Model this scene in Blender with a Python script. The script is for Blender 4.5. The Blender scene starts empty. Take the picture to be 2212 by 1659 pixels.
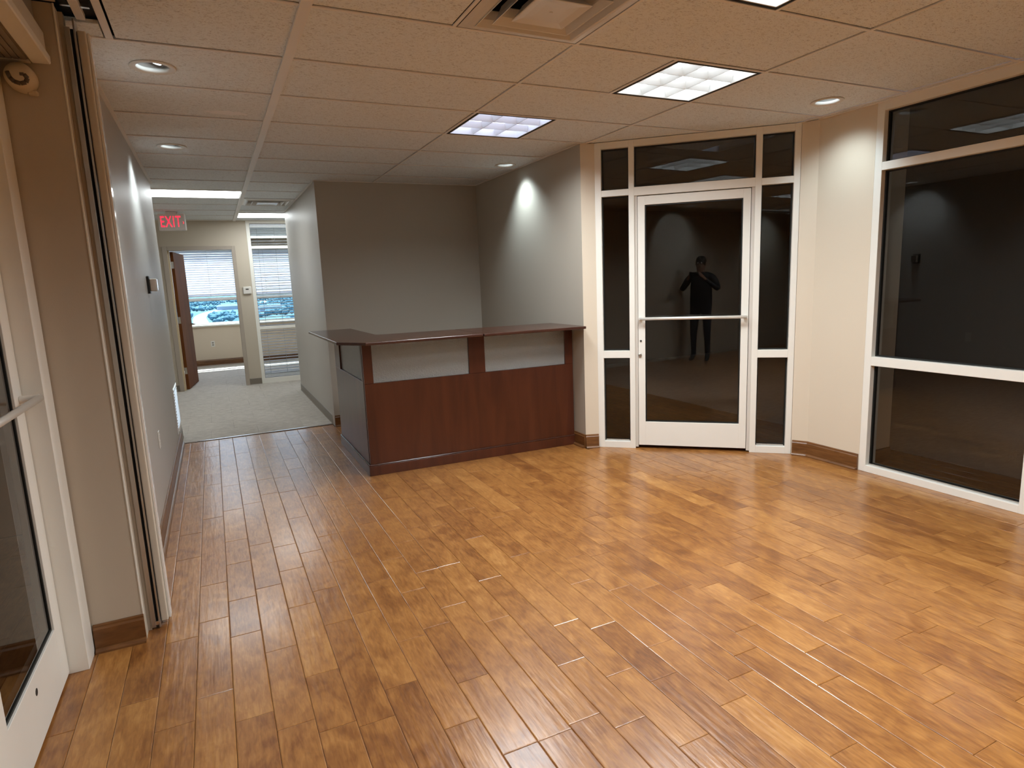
import bpy, bmesh, math, random
from mathutils import Vector, Matrix, noise
random.seed(7)
sc = bpy.context.scene
COL = sc.collection
H = 2.555                                  # ceiling height
FT = 0.3048

# ------------------------------------------------------------------ camera
cam_d = bpy.data.cameras.new('camera')
cam = bpy.data.objects.new('camera', cam_d)
COL.objects.link(cam)
cam_d.sensor_width = 36.0
cam_d.sensor_fit = 'HORIZONTAL'
cam_d.lens = 1338.46371 / 2212 * 36.0
cam_d.clip_start = 0.02
cam_d.clip_end = 9000
cam.location = (-0.445018, -3.275557, H - 1.076306)
cam.rotation_euler = (1.40535870, 0.0396869433, -0.449164403)
sc.camera = cam

# ------------------------------------------------------------------ world, sun, exposure
w = bpy.data.worlds.new('sky')
sc.world = w
w.use_nodes = True
nt = w.node_tree
nt.nodes.clear()
wo = nt.nodes.new('ShaderNodeOutputWorld')
bg = nt.nodes.new('ShaderNodeBackground')
sky = nt.nodes.new('ShaderNodeTexSky')
sky.sky_type = 'NISHITA'
sky.sun_disc = False
sky.sun_elevation = math.radians(62)
sky.sun_rotation = math.radians(0)
sky.air_density = 1.0
sky.dust_density = 2.5
nt.links.new(sky.outputs[0], bg.inputs[0])
bg.inputs[1].default_value = 0.7
nt.links.new(bg.outputs[0], wo.inputs[0])
sun_d = bpy.data.lights.new('sun', 'SUN')
sun_d.energy = 22.0
sun_d.angle = math.radians(0.6)
sun_d.color = (1.0, 0.97, 0.92)
sun = bpy.data.objects.new('sun', sun_d)
COL.objects.link(sun)
_sd = Vector((0.04, -0.60, -0.80))         # steep sun shining in towards -Y
sun.rotation_euler = _sd.to_track_quat('-Z', 'Y').to_euler()
TROFFER = 2.7                              # glow of the louvered panels seen from the side
TROFFER_W = 25.0                           # what they throw downwards
SPOT = 28.0
sc.view_settings.view_transform = 'Standard'
sc.view_settings.look = 'None'
sc.view_settings.gamma = 1.0
sc.view_settings.use_curve_mapping = False
sc.view_settings.exposure = 0.52
sc.cycles.use_denoising = True
sc.cycles.max_bounces = 10
sc.cycles.diffuse_bounces = 6
sc.cycles.transparent_max_bounces = 32
sc.cycles.caustics_reflective = False
sc.cycles.caustics_refractive = False
sc.cycles.sample_clamp_indirect = 6.0

# ------------------------------------------------------------------ materials
M = {}


def mat(name, col, rough=0.5, metal=0.0, spec=0.5, var=0.0, vscale=8.0, bump=0.0, bscale=60.0, stretch=(1, 1, 1), coat=0.0):
    m = bpy.data.materials.new(name)
    m.use_nodes = True
    n = m.node_tree.nodes
    l = m.node_tree.links
    b = n['Principled BSDF']
    b.inputs['Roughness'].default_value = rough
    b.inputs['Metallic'].default_value = metal
    b.inputs['Specular IOR Level'].default_value = spec
    b.inputs['Coat Weight'].default_value = coat
    b.inputs['Coat Roughness'].default_value = 0.12
    b.inputs['Base Color'].default_value = (*col, 1)
    g = n.new('ShaderNodeNewGeometry')
    mp = n.new('ShaderNodeMapping')
    mp.inputs['Scale'].default_value = stretch
    l.new(g.outputs['Position'], mp.inputs['Vector'])
    if var > 0:
        t = n.new('ShaderNodeTexNoise')
        t.inputs['Scale'].default_value = vscale
        t.inputs['Detail'].default_value = 4
        l.new(mp.outputs[0], t.inputs['Vector'])
        r = n.new('ShaderNodeMapRange')
        r.inputs['To Min'].default_value = 1 - var
        r.inputs['To Max'].default_value = 1 + var
        l.new(t.outputs['Fac'], r.inputs['Value'])
        v = n.new('ShaderNodeVectorMath')
        v.operation = 'SCALE'
        v.inputs[0].default_value = col
        l.new(r.outputs[0], v.inputs['Scale'])
        l.new(v.outputs[0], b.inputs['Base Color'])
    if bump > 0:
        t2 = n.new('ShaderNodeTexNoise')
        t2.inputs['Scale'].default_value = bscale
        t2.inputs['Detail'].default_value = 3
        l.new(mp.outputs[0], t2.inputs['Vector'])
        bp = n.new('ShaderNodeBump')
        bp.inputs['Strength'].default_value = bump
        bp.inputs['Distance'].default_value = 0.002
        l.new(t2.outputs['Fac'], bp.inputs['Height'])
        l.new(bp.outputs[0], b.inputs['Normal'])
    M[name] = m
    return m


def emis(name, col, strength):
    m = bpy.data.materials.new(name)
    m.use_nodes = True
    n = m.node_tree.nodes
    n.clear()
    o = n.new('ShaderNodeOutputMaterial')
    e = n.new('ShaderNodeEmission')
    e.inputs[0].default_value = (*col, 1)
    e.inputs[1].default_value = strength
    m.node_tree.links.new(e.outputs[0], o.inputs[0])
    M[name] = m
    return m


mat('wall_paint', (0.52, 0.455, 0.365), 0.55, var=0.03, vscale=1.5, bump=0.12, bscale=220)
mat('wall_cream_lit', (0.70, 0.62, 0.50), 0.5, var=0.03, vscale=1.5, bump=0.12, bscale=220)  # base colour lightened to stand in for stronger light on entry and pilaster
mat('wall_paint_gloss', (0.47, 0.44, 0.40), 0.45, var=0.03, vscale=2, bump=0.2, bscale=14, stretch=(1, 1, 0.12))
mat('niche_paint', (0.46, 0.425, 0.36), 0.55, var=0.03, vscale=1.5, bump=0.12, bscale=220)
mat('frame_white', (0.83, 0.815, 0.755), 0.38, var=0.02, bump=0.08, bscale=150)
mat('frame_inner', (0.63, 0.60, 0.55), 0.4)
mat('gasket', (0.008, 0.009, 0.008), 0.5)
mat('black_gap', (0.006, 0.005, 0.004), 0.8)
mat('grid_paint', (0.82, 0.81, 0.79), 0.5)
mat('vent_paint', (0.72, 0.70, 0.66), 0.28)
mat('vent_dark', (0.03, 0.028, 0.025), 0.6)
mat('ring_paint', (0.74, 0.72, 0.68), 0.4)
mat('reflector', (0.85, 0.85, 0.85), 0.25, metal=0.6)
mat('louver', (0.80, 0.82, 0.82), 0.4)
mat('metal', (0.58, 0.56, 0.53), 0.25, metal=1.0)
mat('satin_bar', (0.78, 0.76, 0.71), 0.32, metal=0.35)
mat('steel', (0.55, 0.54, 0.52), 0.33, metal=1.0, bump=0.1, bscale=300, stretch=(1, 1, 0.05))
mat('chrome', (0.75, 0.75, 0.75), 0.08, metal=1.0)
mat('gloss_white', (0.75, 0.74, 0.72), 0.08, spec=0.9)
mat('cream_trim', (0.64, 0.59, 0.50), 0.35, bump=0.1, bscale=40, stretch=(1, 1, 0.1))
mat('sensor_cream', (0.62, 0.52, 0.36), 0.45)
mat('sensor_dark', (0.10, 0.075, 0.05), 0.5)
mat('housing_panel', (0.25, 0.215, 0.175), 0.5, var=0.1, vscale=18, stretch=(1, 0.1, 1))
mat('plate_white', (0.72, 0.69, 0.64), 0.35)
mat('black_plastic', (0.012, 0.012, 0.012), 0.35)
mat('cove_base', (0.20, 0.17, 0.135), 0.4)
mat('blind_white', (0.78, 0.79, 0.82), 0.45)
mat('blind_slat', (0.80, 0.81, 0.85), 0.5)
mat('cord', (0.45, 0.47, 0.5), 0.7)
mat('can_grey', (0.22, 0.20, 0.18), 0.5)
mat('casing_taupe', (0.40, 0.34, 0.28), 0.45)
mat('jamb_tan', (0.60, 0.48, 0.30), 0.45)
mat('office_wall', (0.64, 0.53, 0.41), 0.6, bump=0.1, bscale=200)
mat('hall_wall_darkened', (0.10, 0.088, 0.075), 0.7)  # dimness of the lobby put into the wall colour
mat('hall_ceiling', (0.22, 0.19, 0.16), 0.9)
mat('plenum', (0.02, 0.017, 0.014), 0.9)
mat('exit_body', (0.66, 0.62, 0.58), 0.35)
emis('exit_red', (1.0, 0.035, 0.07), 1.1)
emis('tube_panel', (0.93, 0.98, 1.0), TROFFER)
emis('tube_panel_blue', (0.70, 0.76, 1.0), TROFFER * 0.85)
emis('lens_panel', (0.93, 0.99, 1.0), 9.0)
emis('lamp_face', (0.82, 0.95, 1.0), 5.0)
mat('person_cloth', (0.03, 0.03, 0.035), 0.8)
mat('trouser', (0.035, 0.035, 0.045), 0.8)
mat('skin', (0.40, 0.24, 0.17), 0.5)
mat('hair', (0.03, 0.02, 0.015), 0.6)


def nodes_of(name):
    m = bpy.data.materials.new(name)
    m.use_nodes = True
    M[name] = m
    n = m.node_tree.nodes
    return m, n, m.node_tree.links, n['Principled BSDF']


def wood_plank():
    m, n, l, b = nodes_of('plank_wood')
    g = n.new('ShaderNodeNewGeometry')
    a = n.new('ShaderNodeAttribute')
    a.attribute_name = 'tone'
    sep = n.new('ShaderNodeSeparateColor')
    l.new(a.outputs['Color'], sep.inputs[0])
    # every board gets its own stretch of grain
    off = n.new('ShaderNodeCombineXYZ')
    mul = n.new('ShaderNodeMath'); mul.operation = 'MULTIPLY'; mul.inputs[1].default_value = 37.0
    l.new(sep.outputs[1], mul.inputs[0])
    l.new(mul.outputs[0], off.inputs[2])
    add = n.new('ShaderNodeVectorMath'); add.operation = 'ADD'
    l.new(g.outputs['Position'], add.inputs[0]); l.new(off.outputs[0], add.inputs[1])
    mp = n.new('ShaderNodeMapping'); mp.inputs['Scale'].default_value = (1, 0.18, 1)
    l.new(add.outputs[0], mp.inputs['Vector'])
    mp2 = n.new('ShaderNodeMapping'); mp2.inputs['Scale'].default_value = (1, 0.55, 1)
    l.new(add.outputs[0], mp2.inputs['Vector'])
    fine = n.new('ShaderNodeTexNoise'); fine.inputs['Scale'].default_value = 95; fine.inputs['Detail'].default_value = 5
    fine.inputs['Distortion'].default_value = 0.6
    l.new(mp.outputs[0], fine.inputs['Vector'])
    blot = n.new('ShaderNodeTexNoise'); blot.inputs['Scale'].default_value = 8.5; blot.inputs['Detail'].default_value = 4
    blot.inputs['Distortion'].default_value = 1.6
    l.new(mp2.outputs[0], blot.inputs['Vector'])
    # value = tone + fine grain + blotches
    r1 = n.new('ShaderNodeMapRange'); r1.inputs['From Min'].default_value = 0.3; r1.inputs['From Max'].default_value = 0.7
    r1.inputs['To Min'].default_value = -0.15; r1.inputs['To Max'].default_value = 0.13
    l.new(fine.outputs['Fac'], r1.inputs['Value'])
    r2 = n.new('ShaderNodeMapRange'); r2.inputs['From Min'].default_value = 0.3; r2.inputs['From Max'].default_value = 0.7
    r2.inputs['To Min'].default_value = -0.18; r2.inputs['To Max'].default_value = 0.15
    l.new(blot.outputs['Fac'], r2.inputs['Value'])
    s1 = n.new('ShaderNodeMath'); s1.operation = 'ADD'
    l.new(r1.outputs[0], s1.inputs[0]); l.new(r2.outputs[0], s1.inputs[1])
    s2 = n.new('ShaderNodeMath'); s2.operation = 'ADD'; s2.use_clamp = True
    l.new(s1.outputs[0], s2.inputs[0]); l.new(sep.outputs[0], s2.inputs[1])
    cr = n.new('ShaderNodeValToRGB')
    e = cr.color_ramp.elements
    e[0].position = 0.0; e[0].color = (0.105, 0.036, 0.012, 1)
    e[1].position = 1.0; e[1].color = (0.53, 0.272, 0.085, 1)
    x = e.new(0.33); x.color = (0.225, 0.086, 0.022, 1)
    x = e.new(0.60); x.color = (0.35, 0.152, 0.040, 1)
    l.new(s2.outputs[0], cr.inputs[0])
    # small knots
    vo = n.new('ShaderNodeTexVoronoi'); vo.inputs['Scale'].default_value = 2.6
    l.new(mp2.outputs[0], vo.inputs['Vector'])
    kr = n.new('ShaderNodeMapRange'); kr.inputs['From Min'].default_value = 0.012; kr.inputs['From Max'].default_value = 0.05
    kr.inputs['To Min'].default_value = 0.35; kr.inputs['To Max'].default_value = 1.0
    l.new(vo.outputs['Distance'], kr.inputs['Value'])
    sc_ = n.new('ShaderNodeVectorMath'); sc_.operation = 'SCALE'
    l.new(cr.outputs[0], sc_.inputs[0]); l.new(kr.outputs[0], sc_.inputs['Scale'])
    l.new(sc_.outputs[0], b.inputs['Base Color'])
    # hand scraped waves running along the board
    mw = n.new('ShaderNodeMapping'); mw.inputs['Scale'].default_value = (1, 0.10, 1)
    l.new(add.outputs[0], mw.inputs['Vector'])
    wv = n.new('ShaderNodeTexNoise'); wv.inputs['Scale'].default_value = 48; wv.inputs['Detail'].default_value = 2
    l.new(mw.outputs[0], wv.inputs['Vector'])
    bp = n.new('ShaderNodeBump'); bp.inputs['Strength'].default_value = 0.75; bp.inputs['Distance'].default_value = 0.0024
    l.new(wv.outputs['Fac'], bp.inputs['Height'])
    l.new(bp.outputs[0], b.inputs['Normal'])
    b.inputs['Roughness'].default_value = 0.30
    b.inputs['Specular IOR Level'].default_value = 0.55
    b.inputs['Coat Weight'].default_value = 0.25
    b.inputs['Coat Roughness'].default_value = 0.16


wood_plank()


def wood_solid(name, c0, c1, rough, scale, stretch, spec=0.5, coat=0.0):
    m, n, l, b = nodes_of(name)
    g = n.new('ShaderNodeNewGeometry')
    mp = n.new('ShaderNodeMapping'); mp.inputs['Scale'].default_value = stretch
    l.new(g.outputs['Position'], mp.inputs['Vector'])
    t = n.new('ShaderNodeTexNoise'); t.inputs['Scale'].default_value = scale; t.inputs['Detail'].default_value = 5
    t.inputs['Distortion'].default_value = 0.8
    l.new(mp.outputs[0], t.inputs['Vector'])
    cr = n.new('ShaderNodeValToRGB')
    cr.color_ramp.elements[0].position = 0.3; cr.color_ramp.elements[0].color = (*c0, 1)
    cr.color_ramp.elements[1].position = 0.72; cr.color_ramp.elements[1].color = (*c1, 1)
    l.new(t.outputs['Fac'], cr.inputs[0])
    l.new(cr.outputs[0], b.inputs['Base Color'])
    b.inputs['Roughness'].default_value = rough
    b.inputs['Specular IOR Level'].default_value = spec
    b.inputs['Coat Weight'].default_value = coat
    b.inputs['Coat Roughness'].default_value = 0.2


wood_solid('baseboard_wood', (0.115, 0.045, 0.013), (0.205, 0.088, 0.027), 0.36, 14, (0.5, 0.5, 3))
wood_solid('desk_wood', (0.055, 0.013, 0.006), (0.098, 0.026, 0.011), 0.30, 9, (1, 1, 0.12), 0.5, 0.15)
wood_solid('counter_wood', (0.042, 0.014, 0.009), (0.072, 0.026, 0.015), 0.24, 10, (0.3, 1, 1), 0.5, 0.2)
wood_solid('door_wood', (0.10, 0.030, 0.005), (0.17, 0.055, 0.011), 0.75, 12, (1, 1, 0.1), 0.2)


def tile_mat():
    m, n, l, b = nodes_of('tile_mineral')
    g = n.new('ShaderNodeNewGeometry')
    mp = n.new('ShaderNodeMapping'); mp.inputs['Scale'].default_value = (0.55, 1.0, 1)
    l.new(g.outputs['Position'], mp.inputs['Vector'])
    t = n.new('ShaderNodeTexNoise'); t.inputs['Scale'].default_value = 105; t.inputs['Detail'].default_value = 3
    t.inputs['Distortion'].default_value = 1.5
    l.new(mp.outputs[0], t.inputs['Vector'])
    cr = n.new('ShaderNodeValToRGB')
    cr.color_ramp.elements[0].position = 0.34; cr.color_ramp.elements[0].color = (0.55, 0.56, 0.57, 1)
    cr.color_ramp.elements[1].position = 0.46; cr.color_ramp.elements[1].color = (0.81, 0.86, 0.89, 1)
    l.new(t.outputs['Fac'], cr.inputs[0])
    # chalky white scuff on one tile
    sub = n.new('ShaderNodeVectorMath'); sub.operation = 'SUBTRACT'; sub.inputs[1].default_value = (-0.235, 1.085, H)
    l.new(g.outputs['Position'], sub.inputs[0])
    sm = n.new('ShaderNodeMapping'); sm.inputs['Scale'].default_value = (7.5, 19, 0); sm.inputs['Rotation'].default_value = (0, 0, -0.22)
    l.new(sub.outputs[0], sm.inputs['Vector'])
    ln = n.new('ShaderNodeVectorMath'); ln.operation = 'LENGTH'
    l.new(sm.outputs[0], ln.inputs[0])
    t3 = n.new('ShaderNodeTexNoise'); t3.inputs['Scale'].default_value = 28
    l.new(g.outputs['Position'], t3.inputs['Vector'])
    ad = n.new('ShaderNodeMath'); ad.operation = 'ADD'
    l.new(ln.outputs['Value'], ad.inputs[0]); l.new(t3.outputs['Fac'], ad.inputs[1])
    mr = n.new('ShaderNodeMapRange'); mr.inputs['From Min'].default_value = 1.25; mr.inputs['From Max'].default_value = 1.45
    mr.inputs['To Min'].default_value = 0.8; mr.inputs['To Max'].default_value = 0.0
    l.new(ad.outputs[0], mr.inputs['Value'])
    mx = n.new('ShaderNodeMix'); mx.data_type = 'RGBA'
    l.new(mr.outputs[0], mx.inputs['Factor']); l.new(cr.outputs[0], mx.inputs['A'])
    mx.inputs['B'].default_value = (0.92, 0.92, 0.95, 1)
    l.new(mx.outputs['Result'], b.inputs['Base Color'])
    bp = n.new('ShaderNodeBump'); bp.inputs['Strength'].default_value = 0.5; bp.inputs['Distance'].default_value = 0.003
    l.new(t.outputs['Fac'], bp.inputs['Height'])
    l.new(bp.outputs[0], b.inputs['Normal'])
    b.inputs['Roughness'].default_value = 0.9


tile_mat()


def carpet_mat(name, c0, c1):
    m, n, l, b = nodes_of(name)
    g = n.new('ShaderNodeNewGeometry')
    t = n.new('ShaderNodeTexNoise'); t.inputs['Scale'].default_value = 26; t.inputs['Detail'].default_value = 6
    t.inputs['Roughness'].default_value = 0.8
    mp = n.new('ShaderNodeMapping'); mp.inputs['Scale'].default_value = (0.35, 1.3, 1)
    l.new(g.outputs['Position'], mp.inputs['Vector'])
    l.new(mp.outputs[0], t.inputs['Vector'])
    cr = n.new('ShaderNodeValToRGB')
    cr.color_ramp.elements[0].position = 0.36; cr.color_ramp.elements[0].color = (*c0, 1)
    cr.color_ramp.elements[1].position = 0.64; cr.color_ramp.elements[1].color = (*c1, 1)
    l.new(t.outputs['Fac'], cr.inputs[0]); l.new(cr.outputs[0], b.inputs['Base Color'])
    t2 = n.new('ShaderNodeTexNoise'); t2.inputs['Scale'].default_value = 220
    l.new(g.outputs['Position'], t2.inputs['Vector'])
    bp = n.new('ShaderNodeBump'); bp.inputs['Strength'].default_value = 0.6; bp.inputs['Distance'].default_value = 0.004
    l.new(t2.outputs['Fac'], bp.inputs['Height']); l.new(bp.outputs[0], b.inputs['Normal'])
    b.inputs['Roughness'].default_value = 0.95
    b.inputs['Sheen Weight'].default_value = 0.2


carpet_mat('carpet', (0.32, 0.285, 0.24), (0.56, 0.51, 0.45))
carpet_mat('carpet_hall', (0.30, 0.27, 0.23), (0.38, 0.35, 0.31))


def pane_mat(name, tint, refl):
    """architectural glass: see-through with a fresnel reflection"""
    m = bpy.data.materials.new(name)
    m.use_nodes = True
    n = m.node_tree.nodes; l = m.node_tree.links
    n.clear()
    o = n.new('ShaderNodeOutputMaterial')
    tr = n.new('ShaderNodeBsdfTransparent'); tr.inputs[0].default_value = (*tint, 1)
    gl = n.new('ShaderNodeBsdfGlossy'); gl.inputs['Roughness'].default_value = 0.0
    gl.inputs['Color'].default_value = (1, 1, 1, 1)
    f = n.new('ShaderNodeFresnel'); f.inputs['IOR'].default_value = refl
    mx = n.new('ShaderNodeMixShader')
    l.new(f.outputs[0], mx.inputs[0]); l.new(tr.outputs[0], mx.inputs[1]); l.new(gl.outputs[0], mx.inputs[2])
    l.new(mx.outputs[0], o.inputs[0])
    M[name] = m


pane_mat('pane_dark', (0.88, 0.87, 0.84), 1.72)
pane_mat('pane_clear', (0.95, 0.97, 0.97), 1.35)
pane_mat('pane_tinted', (0.60, 0.72, 0.80), 1.4)


def rain_glass():
    m, n, l, b = nodes_of('obscure_glass')
    g = n.new('ShaderNodeNewGeometry')
    t = n.new('ShaderNodeTexNoise'); t.inputs['Scale'].default_value = 85; t.inputs['Detail'].default_value = 2
    t.inputs['Distortion'].default_value = 1.0
    l.new(g.outputs['Position'], t.inputs['Vector'])
    bp = n.new('ShaderNodeBump'); bp.inputs['Strength'].default_value = 1.0; bp.inputs['Distance'].default_value = 0.009
    l.new(t.outputs['Fac'], bp.inputs['Height']); l.new(bp.outputs[0], b.inputs['Normal'])
    b.inputs['Base Color'].default_value = (0.80, 0.84, 0.84, 1)
    b.inputs['Roughness'].default_value = 0.30
    b.inputs['Specular IOR Level'].default_value = 0.8
    b.inputs['Transmission Weight'].default_value = 0.68
    b.inputs['IOR'].default_value = 1.42


rain_glass()

_b = M['blind_slat'].node_tree
_t = _b.nodes.new('ShaderNodeBsdfTranslucent'); _t.inputs[0].default_value = (0.85, 0.86, 0.92, 1)
_m = _b.nodes.new('ShaderNodeMixShader'); _m.inputs[0].default_value = 0.22
_b.links.new(_b.nodes['Principled BSDF'].outputs[0], _m.inputs[1]); _b.links.new(_t.outputs[0], _m.inputs[2])
_b.links.new(_m.outputs[0], [q for q in _b.nodes if q.type == 'OUTPUT_MATERIAL'][0].inputs[0])

# ------------------------------------------------------------------ helpers


class MB:
    def __init__(s):
        s.v = []
        s.f = []

    def add(s, vs, fs):
        o = len(s.v)
        s.v += [tuple(v) for v in vs]
        s.f += [tuple(i + o for i in f) for f in fs]
        return s

    def box(s, x0, x1, y0, y1, z0, z1):
        x0, x1 = sorted((x0, x1)); y0, y1 = sorted((y0, y1)); z0, z1 = sorted((z0, z1))
        return s.add([(x0, y0, z0), (x1, y0, z0), (x1, y1, z0), (x0, y1, z0), (x0, y0, z1), (x1, y0, z1), (x1, y1, z1), (x0, y1, z1)],
                     [(0, 3, 2, 1), (4, 5, 6, 7), (0, 1, 5, 4), (1, 2, 6, 5), (2, 3, 7, 6), (3, 0, 4, 7)])

    def prism(s, poly, z0, z1):
        a = sum(poly[i][0] * poly[(i + 1) % len(poly)][1] - poly[(i + 1) % len(poly)][0] * poly[i][1] for i in range(len(poly)))
        if a < 0:
            poly = poly[::-1]
        k = len(poly)
        return s.add([(*p, z0) for p in poly] + [(*p, z1) for p in poly],
                     [tuple(range(k - 1, -1, -1)), tuple(range(k, 2 * k))] + [(i, (i + 1) % k, k + (i + 1) % k, k + i) for i in range(k)])

    def tube(s, p0, p1, r0, r1=None, seg=16, caps=True):
        r1 = r0 if r1 is None else r1
        p0 = Vector(p0); p1 = Vector(p1)
        d = (p1 - p0).normalized()
        u = d.orthogonal().normalized(); v = d.cross(u)
        vs = []
        for p, r in ((p0, r0), (p1, r1)):
            for i in range(seg):
                a = 2 * math.pi * i / seg
                vs.append(p + (u * math.cos(a) + v * math.sin(a)) * r)
        fs = [(i, (i + 1) % seg, seg + (i + 1) % seg, seg + i) for i in range(seg)]
        if caps:
            fs += [tuple(range(seg - 1, -1, -1)), tuple(range(seg, 2 * seg))]
        return s.add(vs, fs)

    def lathe(s, prof, c=(0, 0, 0), seg=32):
        """prof: list of (r, z)"""
        vs = []
        for r, z in prof:
            for i in range(seg):
                a = 2 * math.pi * i / seg
                vs.append((c[0] + r * math.cos(a), c[1] + r * math.sin(a), c[2] + z))
        fs = []
        for k in range(len(prof) - 1):
            for i in range(seg):
                j = (i + 1) % seg
                fs.append((k * seg + i, k * seg + j, (k + 1) * seg + j, (k + 1) * seg + i))
        return s.add(vs, fs)

    def mesh(s, name, m=None, bevel=0.0, seg=1, smooth=False):
        me = bpy.data.meshes.new(name)
        me.from_pydata(s.v, [], s.f)
        if bevel > 0:
            bm = bmesh.new(); bm.from_mesh(me)
            es = [e for e in bm.edges if len(e.link_faces) == 2 and e.calc_face_angle(0) > 0.6]
            bmesh.ops.bevel(bm, geom=es, offset=bevel, segments=seg, affect='EDGES', profile=0.5)
            bm.to_mesh(me); bm.free()
        if smooth:
            for p in me.polygons:
                p.use_smooth = True
        if m:
            me.materials.append(M[m])
        me.update()
        return me

    def build(s, name, m, parent=None, bevel=0.0, seg=1, smooth=False, loc=None, label=None):
        o = bpy.data.objects.new(name, s.mesh(name, m, bevel, seg, smooth))
        COL.objects.link(o)
        if parent:
            o.parent = parent
        if loc:
            o.location = loc
        if label:
            o['label'] = label
        return o


def box(name, m, parent, x0, x1, y0, y1, z0, z1, bevel=0.0, label=None, **k):
    return MB().box(x0, x1, y0, y1, z0, z1).build(name, m, parent, bevel, label=label, **k)


def tag(o, label=None, cat=None, group=None, kind=None):
    if label: o['label'] = label
    if cat: o['category'] = cat
    if group: o['group'] = group
    if kind: o['kind'] = kind
    return o


def empty(name, loc=(0, 0, 0), rz=0.0, **k):
    o = bpy.data.objects.new(name, None)
    COL.objects.link(o)
    o.location = loc
    o.rotation_euler = (0, 0, rz)
    o.empty_display_size = 0.1
    return tag(o, **k)


def st(name, o, label):
    o.name = name
    return tag(o, label=label, kind='structure')


# ------------------------------------------------------------------ walls
HW = H - 0.001


def wall(name, poly, m, label, z0=0.0, z1=HW):
    o = MB().prism(poly, z0, z1).build(name, m)
    return tag(o, label=label, kind='structure')


def rect(x0, x1, y0, y1):
    return [(x0, y0), (x1, y0), (x1, y1), (x0, y1)]


XL = -0.865
wall('wall_left', rect(XL - 0.12, XL, -0.14, 3.93), 'wall_paint_gloss', 'long taupe painted wall along the left side of the corridor')
wall('wall_pier', [(-1.16, -0.32), (-0.855, -0.32), (-0.855, -0.245), (-0.84, -0.245), (-0.84, -0.2), (-1.16, -0.2)], 'wall_paint', 'short beige wall between the left glass door and the corridor wall')
wall('wall_corridor_end', rect(-2.9, XL - 0.12, 3.81, 3.93), 'wall_paint', 'beige wall turning left behind the end of the corridor wall')
wall('wall_corridor_left', rect(-3.0, -2.9, 3.81, 7.47), 'wall_paint', 'beige wall closing the side passage at the corridor end')
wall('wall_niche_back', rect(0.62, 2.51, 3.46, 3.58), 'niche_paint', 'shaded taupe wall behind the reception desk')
wall('wall_corridor_right', rect(0.62, 0.74, 3.58, 6.28), 'wall_paint_gloss', 'pale taupe wall on the right of the corridor beside the desk niche')
tag(MB().box(0.616, 0.62, 3.456, 3.58, 0, HW).build('trim_1', 'wall_paint_gloss'), label='pale corner bead where the corridor wall meets the desk niche', kind='structure')
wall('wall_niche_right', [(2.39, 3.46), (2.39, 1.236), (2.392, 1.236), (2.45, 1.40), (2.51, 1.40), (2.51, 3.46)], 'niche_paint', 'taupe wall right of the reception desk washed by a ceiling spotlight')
wall('wall_entry_left', [(2.39, 1.2355), (2.50, 1.195), (2.62, 1.30), (2.51, 1.40), (2.455, 1.395), (2.394, 1.2355)], 'wall_cream_lit', 'narrow cream wall strip between the desk niche and the glass entrance')
wall('wall_corridor_back', rect(0.74, 2.3, 6.16, 6.28), 'wall_paint', 'beige wall behind the corridor corner')
wall('wall_corridor_side', rect(2.2, 2.3, 6.28, 7.35), 'wall_paint', 'beige wall closing the corridor on the right')
wall('wall_entry', [(3.66, 0.155), (3.72, 0.05), (3.72, -0.39), (3.84, -0.39), (3.84, 0.10), (3.76, 0.26)], 'wall_cream_lit', 'cream wall section between the glass entrance and the right window')
wall('wall_right_near', rect(3.72, 3.84, -6.7, -4.62), 'wall_paint', 'beige wall behind the camera beside the right windows')
wall('wall_near', rect(-1.16, 3.72, -6.7, -6.58), 'wall_paint', 'beige wall closing the room behind the camera')
wall('wall_left_near', rect(-1.16, -1.045, -6.58, -1.50), 'wall_paint', 'beige wall left of the camera')

# far wall with the office doorway and the sidelight
FY = 7.37
wall('wall_far', rect(-3.0, -1.02, FY, FY + 0.12), 'wall_paint', 'beige wall left of the office doorway')
wall('wall_far_pier', rect(-0.03, 0.155, FY, FY + 0.12), 'wall_paint', 'beige pier between the office doorway and the sidelight')
wall('wall_far_right', rect(1.35, 2.3, FY, FY + 0.12), 'wall_paint', 'beige wall right of the sidelight')
wall('wall_far_header', rect(-1.02, -0.03, FY, FY + 0.12), 'wall_paint', 'beige wall above the office doorway', z0=2.17)
# office behind it
OY = 10.85
wall('wall_office_left', rect(-2.5, -2.4, FY + 0.12, OY), 'office_wall', 'cream wall on the left of the far office')
wall('wall_office_right', rect(3.0, 3.1, FY + 0.12, OY), 'office_wall', 'cream wall on the right of the far office')
wall('wall_office_far', rect(-2.5, 3.1, OY, OY + 0.15), 'office_wall', 'cream wall under the office window', z1=0.80)
wall('wall_office_far', rect(-2.5, 3.1, OY, OY + 0.15), 'office_wall', 'cream wall above the office window', z0=2.36)
wall('wall_office_far', rect(-2.5, -1.25, OY, OY + 0.15), 'office_wall', 'cream wall left of the office window', z0=0.80, z1=2.36)
wall('wall_office_far', rect(1.95, 3.1, OY, OY + 0.15), 'office_wall', 'cream wall right of the office window', z0=0.80, z1=2.36)
wall('wall_office_side', rect(2.3, 3.0, FY, FY + 0.12), 'office_wall', 'cream wall beside the office corner')
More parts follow.
